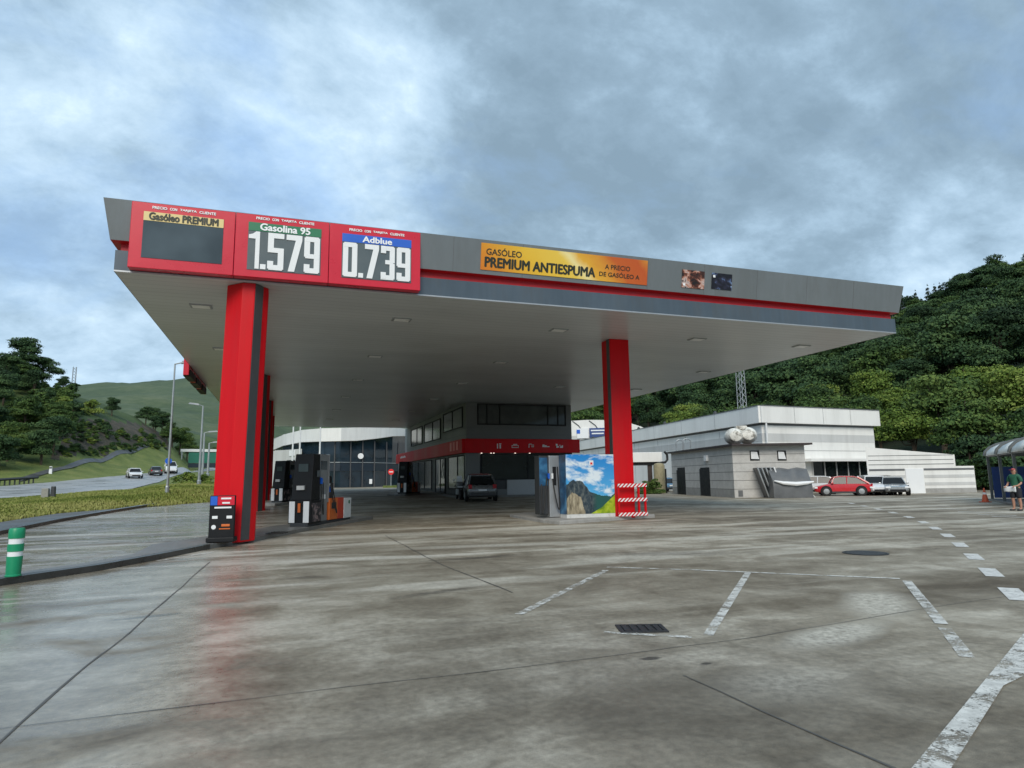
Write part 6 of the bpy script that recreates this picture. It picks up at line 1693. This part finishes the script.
def az_mask(az, el, width, soft):
    v = Vector((math.sin(R(az))*math.cos(R(el)), math.cos(R(az))*math.cos(R(el)), math.sin(R(el))))
    d = N(nt, 'ShaderNodeVectorMath', operation='DOT_PRODUCT'); L(nt, tc, d.inputs[0]); d.inputs[1].default_value = v
    return ramp(nt, d.outputs['Value'], [(math.cos(R(width+soft)), 0.0), (math.cos(R(max(0, width-soft))), 1.0)]).outputs[0]
wp = tnoise(nt, vmap(nt, pl_, (1, 1, 1), (0, 0, R(30))), .55, 3, .5)
n1 = tnoise(nt, vmap(nt, pl_, (.85, 1.2, 1), (0, 0, R(-40)), (3.1, 1.7, 0)), 1.9, 10, .60, .25)
n2 = tnoise(nt, vmap(nt, pl_, (.9, 1.2, 1), (0, 0, R(-30)), (8.3, 4.4, 0)), 4.6, 9, .62, .2)
n3 = tnoise(nt, vmap(nt, pl_, (1, 1, 1), (0, 0, 0), (1.3, 9.4, 0)), 11.5, 8, .65, .2)
k = math_(nt, 'ADD', math_(nt, 'MULTIPLY', n1, .52), math_(nt, 'ADD', math_(nt, 'MULTIPLY', n2, .36), math_(nt, 'MULTIPLY', n3, .16)))
# where the cloud deck is heavy (upper right) and where it breaks bright (left of centre)
for (a_, e_, w_, s_, amt) in ((30, 36, 12, 14, -.045), (50, 30, 16, 12, -.03), (26, 19, 8, 8, -.02), (6, 30, 5, 7, .085), (-2, 24, 12, 10, .005), (46, 38, 4, 8, .03), (-12, 36, 14, 12, .01), (12, 44, 8, 9, -.035), (28, 50, 22, 16, -.03), (52, 24, 14, 10, -.02), (20, 24, 5, 6, -.025), (-14, 18, 8, 8, .01)):
    k = math_(nt, 'ADD', k, math_(nt, 'MULTIPLY', az_mask(a_, e_, w_, s_), amt))
cloud = ramp(nt, k, [(.39, (1.25, 1.82, 2.35)), (.455, (1.55, 2.22, 2.85)), (.50, (1.95, 2.75, 3.5)), (.545, (2.4, 3.3, 4.15)), (.60, (3.0, 3.95, 4.8)), (.68, (4.3, 5.2, 5.9))]).outputs[0]
# thin gaps showing bluer sky at the left
gapn = ramp(nt, math_(nt, 'SUBTRACT', math_(nt, 'ADD', n1, math_(nt, 'MULTIPLY', az_mask(-14, 34, 12, 16), -.09)), 0), [(.30, 1.0), (.45, 0.0)]).outputs[0]
skyc = mixc(nt, .55, sky.outputs[0], (2.5, 4.3, 7.6))
col = mixc(nt, math_(nt, 'MULTIPLY', gapn, .34), cloud, skyc)
hz_ = ramp(nt, sp.outputs[2], [(.0, 1.0), (.22, 0.0)]).outputs[0]
col = mixc(nt, math_(nt, 'MULTIPLY', hz_, .35), col, (2.9, 4.0, 5.0))
bg = N(nt, 'ShaderNodeBackground'); bg.inputs['Strength'].default_value = .13; L(nt, col, bg.inputs['Color'])
ow = N(nt, 'ShaderNodeOutputWorld'); L(nt, bg.outputs[0], ow.inputs['Surface'])
try: w.cycles.sampling_method = 'MANUAL'; w.cycles.sample_map_resolution = 512
except Exception: pass

sd = bpy.data.lights.new('sun', 'SUN'); sd.energy = 1.5; sd.angle = R(30); sd.color = (1, .93, .82); so = bpy.data.objects.new('sun', sd); COL.objects.link(so)
dirv = Vector((math.sin(R(SUN_AZ))*math.cos(R(SUN_EL)), math.cos(R(SUN_AZ))*math.cos(R(SUN_EL)), math.sin(R(SUN_EL)))); so.rotation_euler = dirv.to_track_quat('Z', 'Y').to_euler()

# ------------------------------------------------------------------ camera
cd = bpy.data.cameras.new('camera'); cam = bpy.data.objects.new('camera', cd); COL.objects.link(cam)
cd.sensor_fit = 'HORIZONTAL'; cd.sensor_width = 36; cd.lens = F_PX/1024*36; cd.clip_start = .1; cd.clip_end = 9000
mw = Matrix((RT, UP, -FW)).transposed().to_4x4(); mw.translation = (0, 0, EYE); cam.matrix_world = mw
S.camera = cam
S.view_settings.view_transform = 'Standard'; S.view_settings.look = 'None'; S.view_settings.exposure = .70; S.view_settings.gamma = 1
S.render.engine = 'CYCLES'; S.cycles.max_bounces = 6; S.cycles.diffuse_bounces = 3; S.cycles.glossy_bounces = 3; S.cycles.transparent_max_bounces = 6
try: S.cycles.use_denoising = True
except Exception: pass
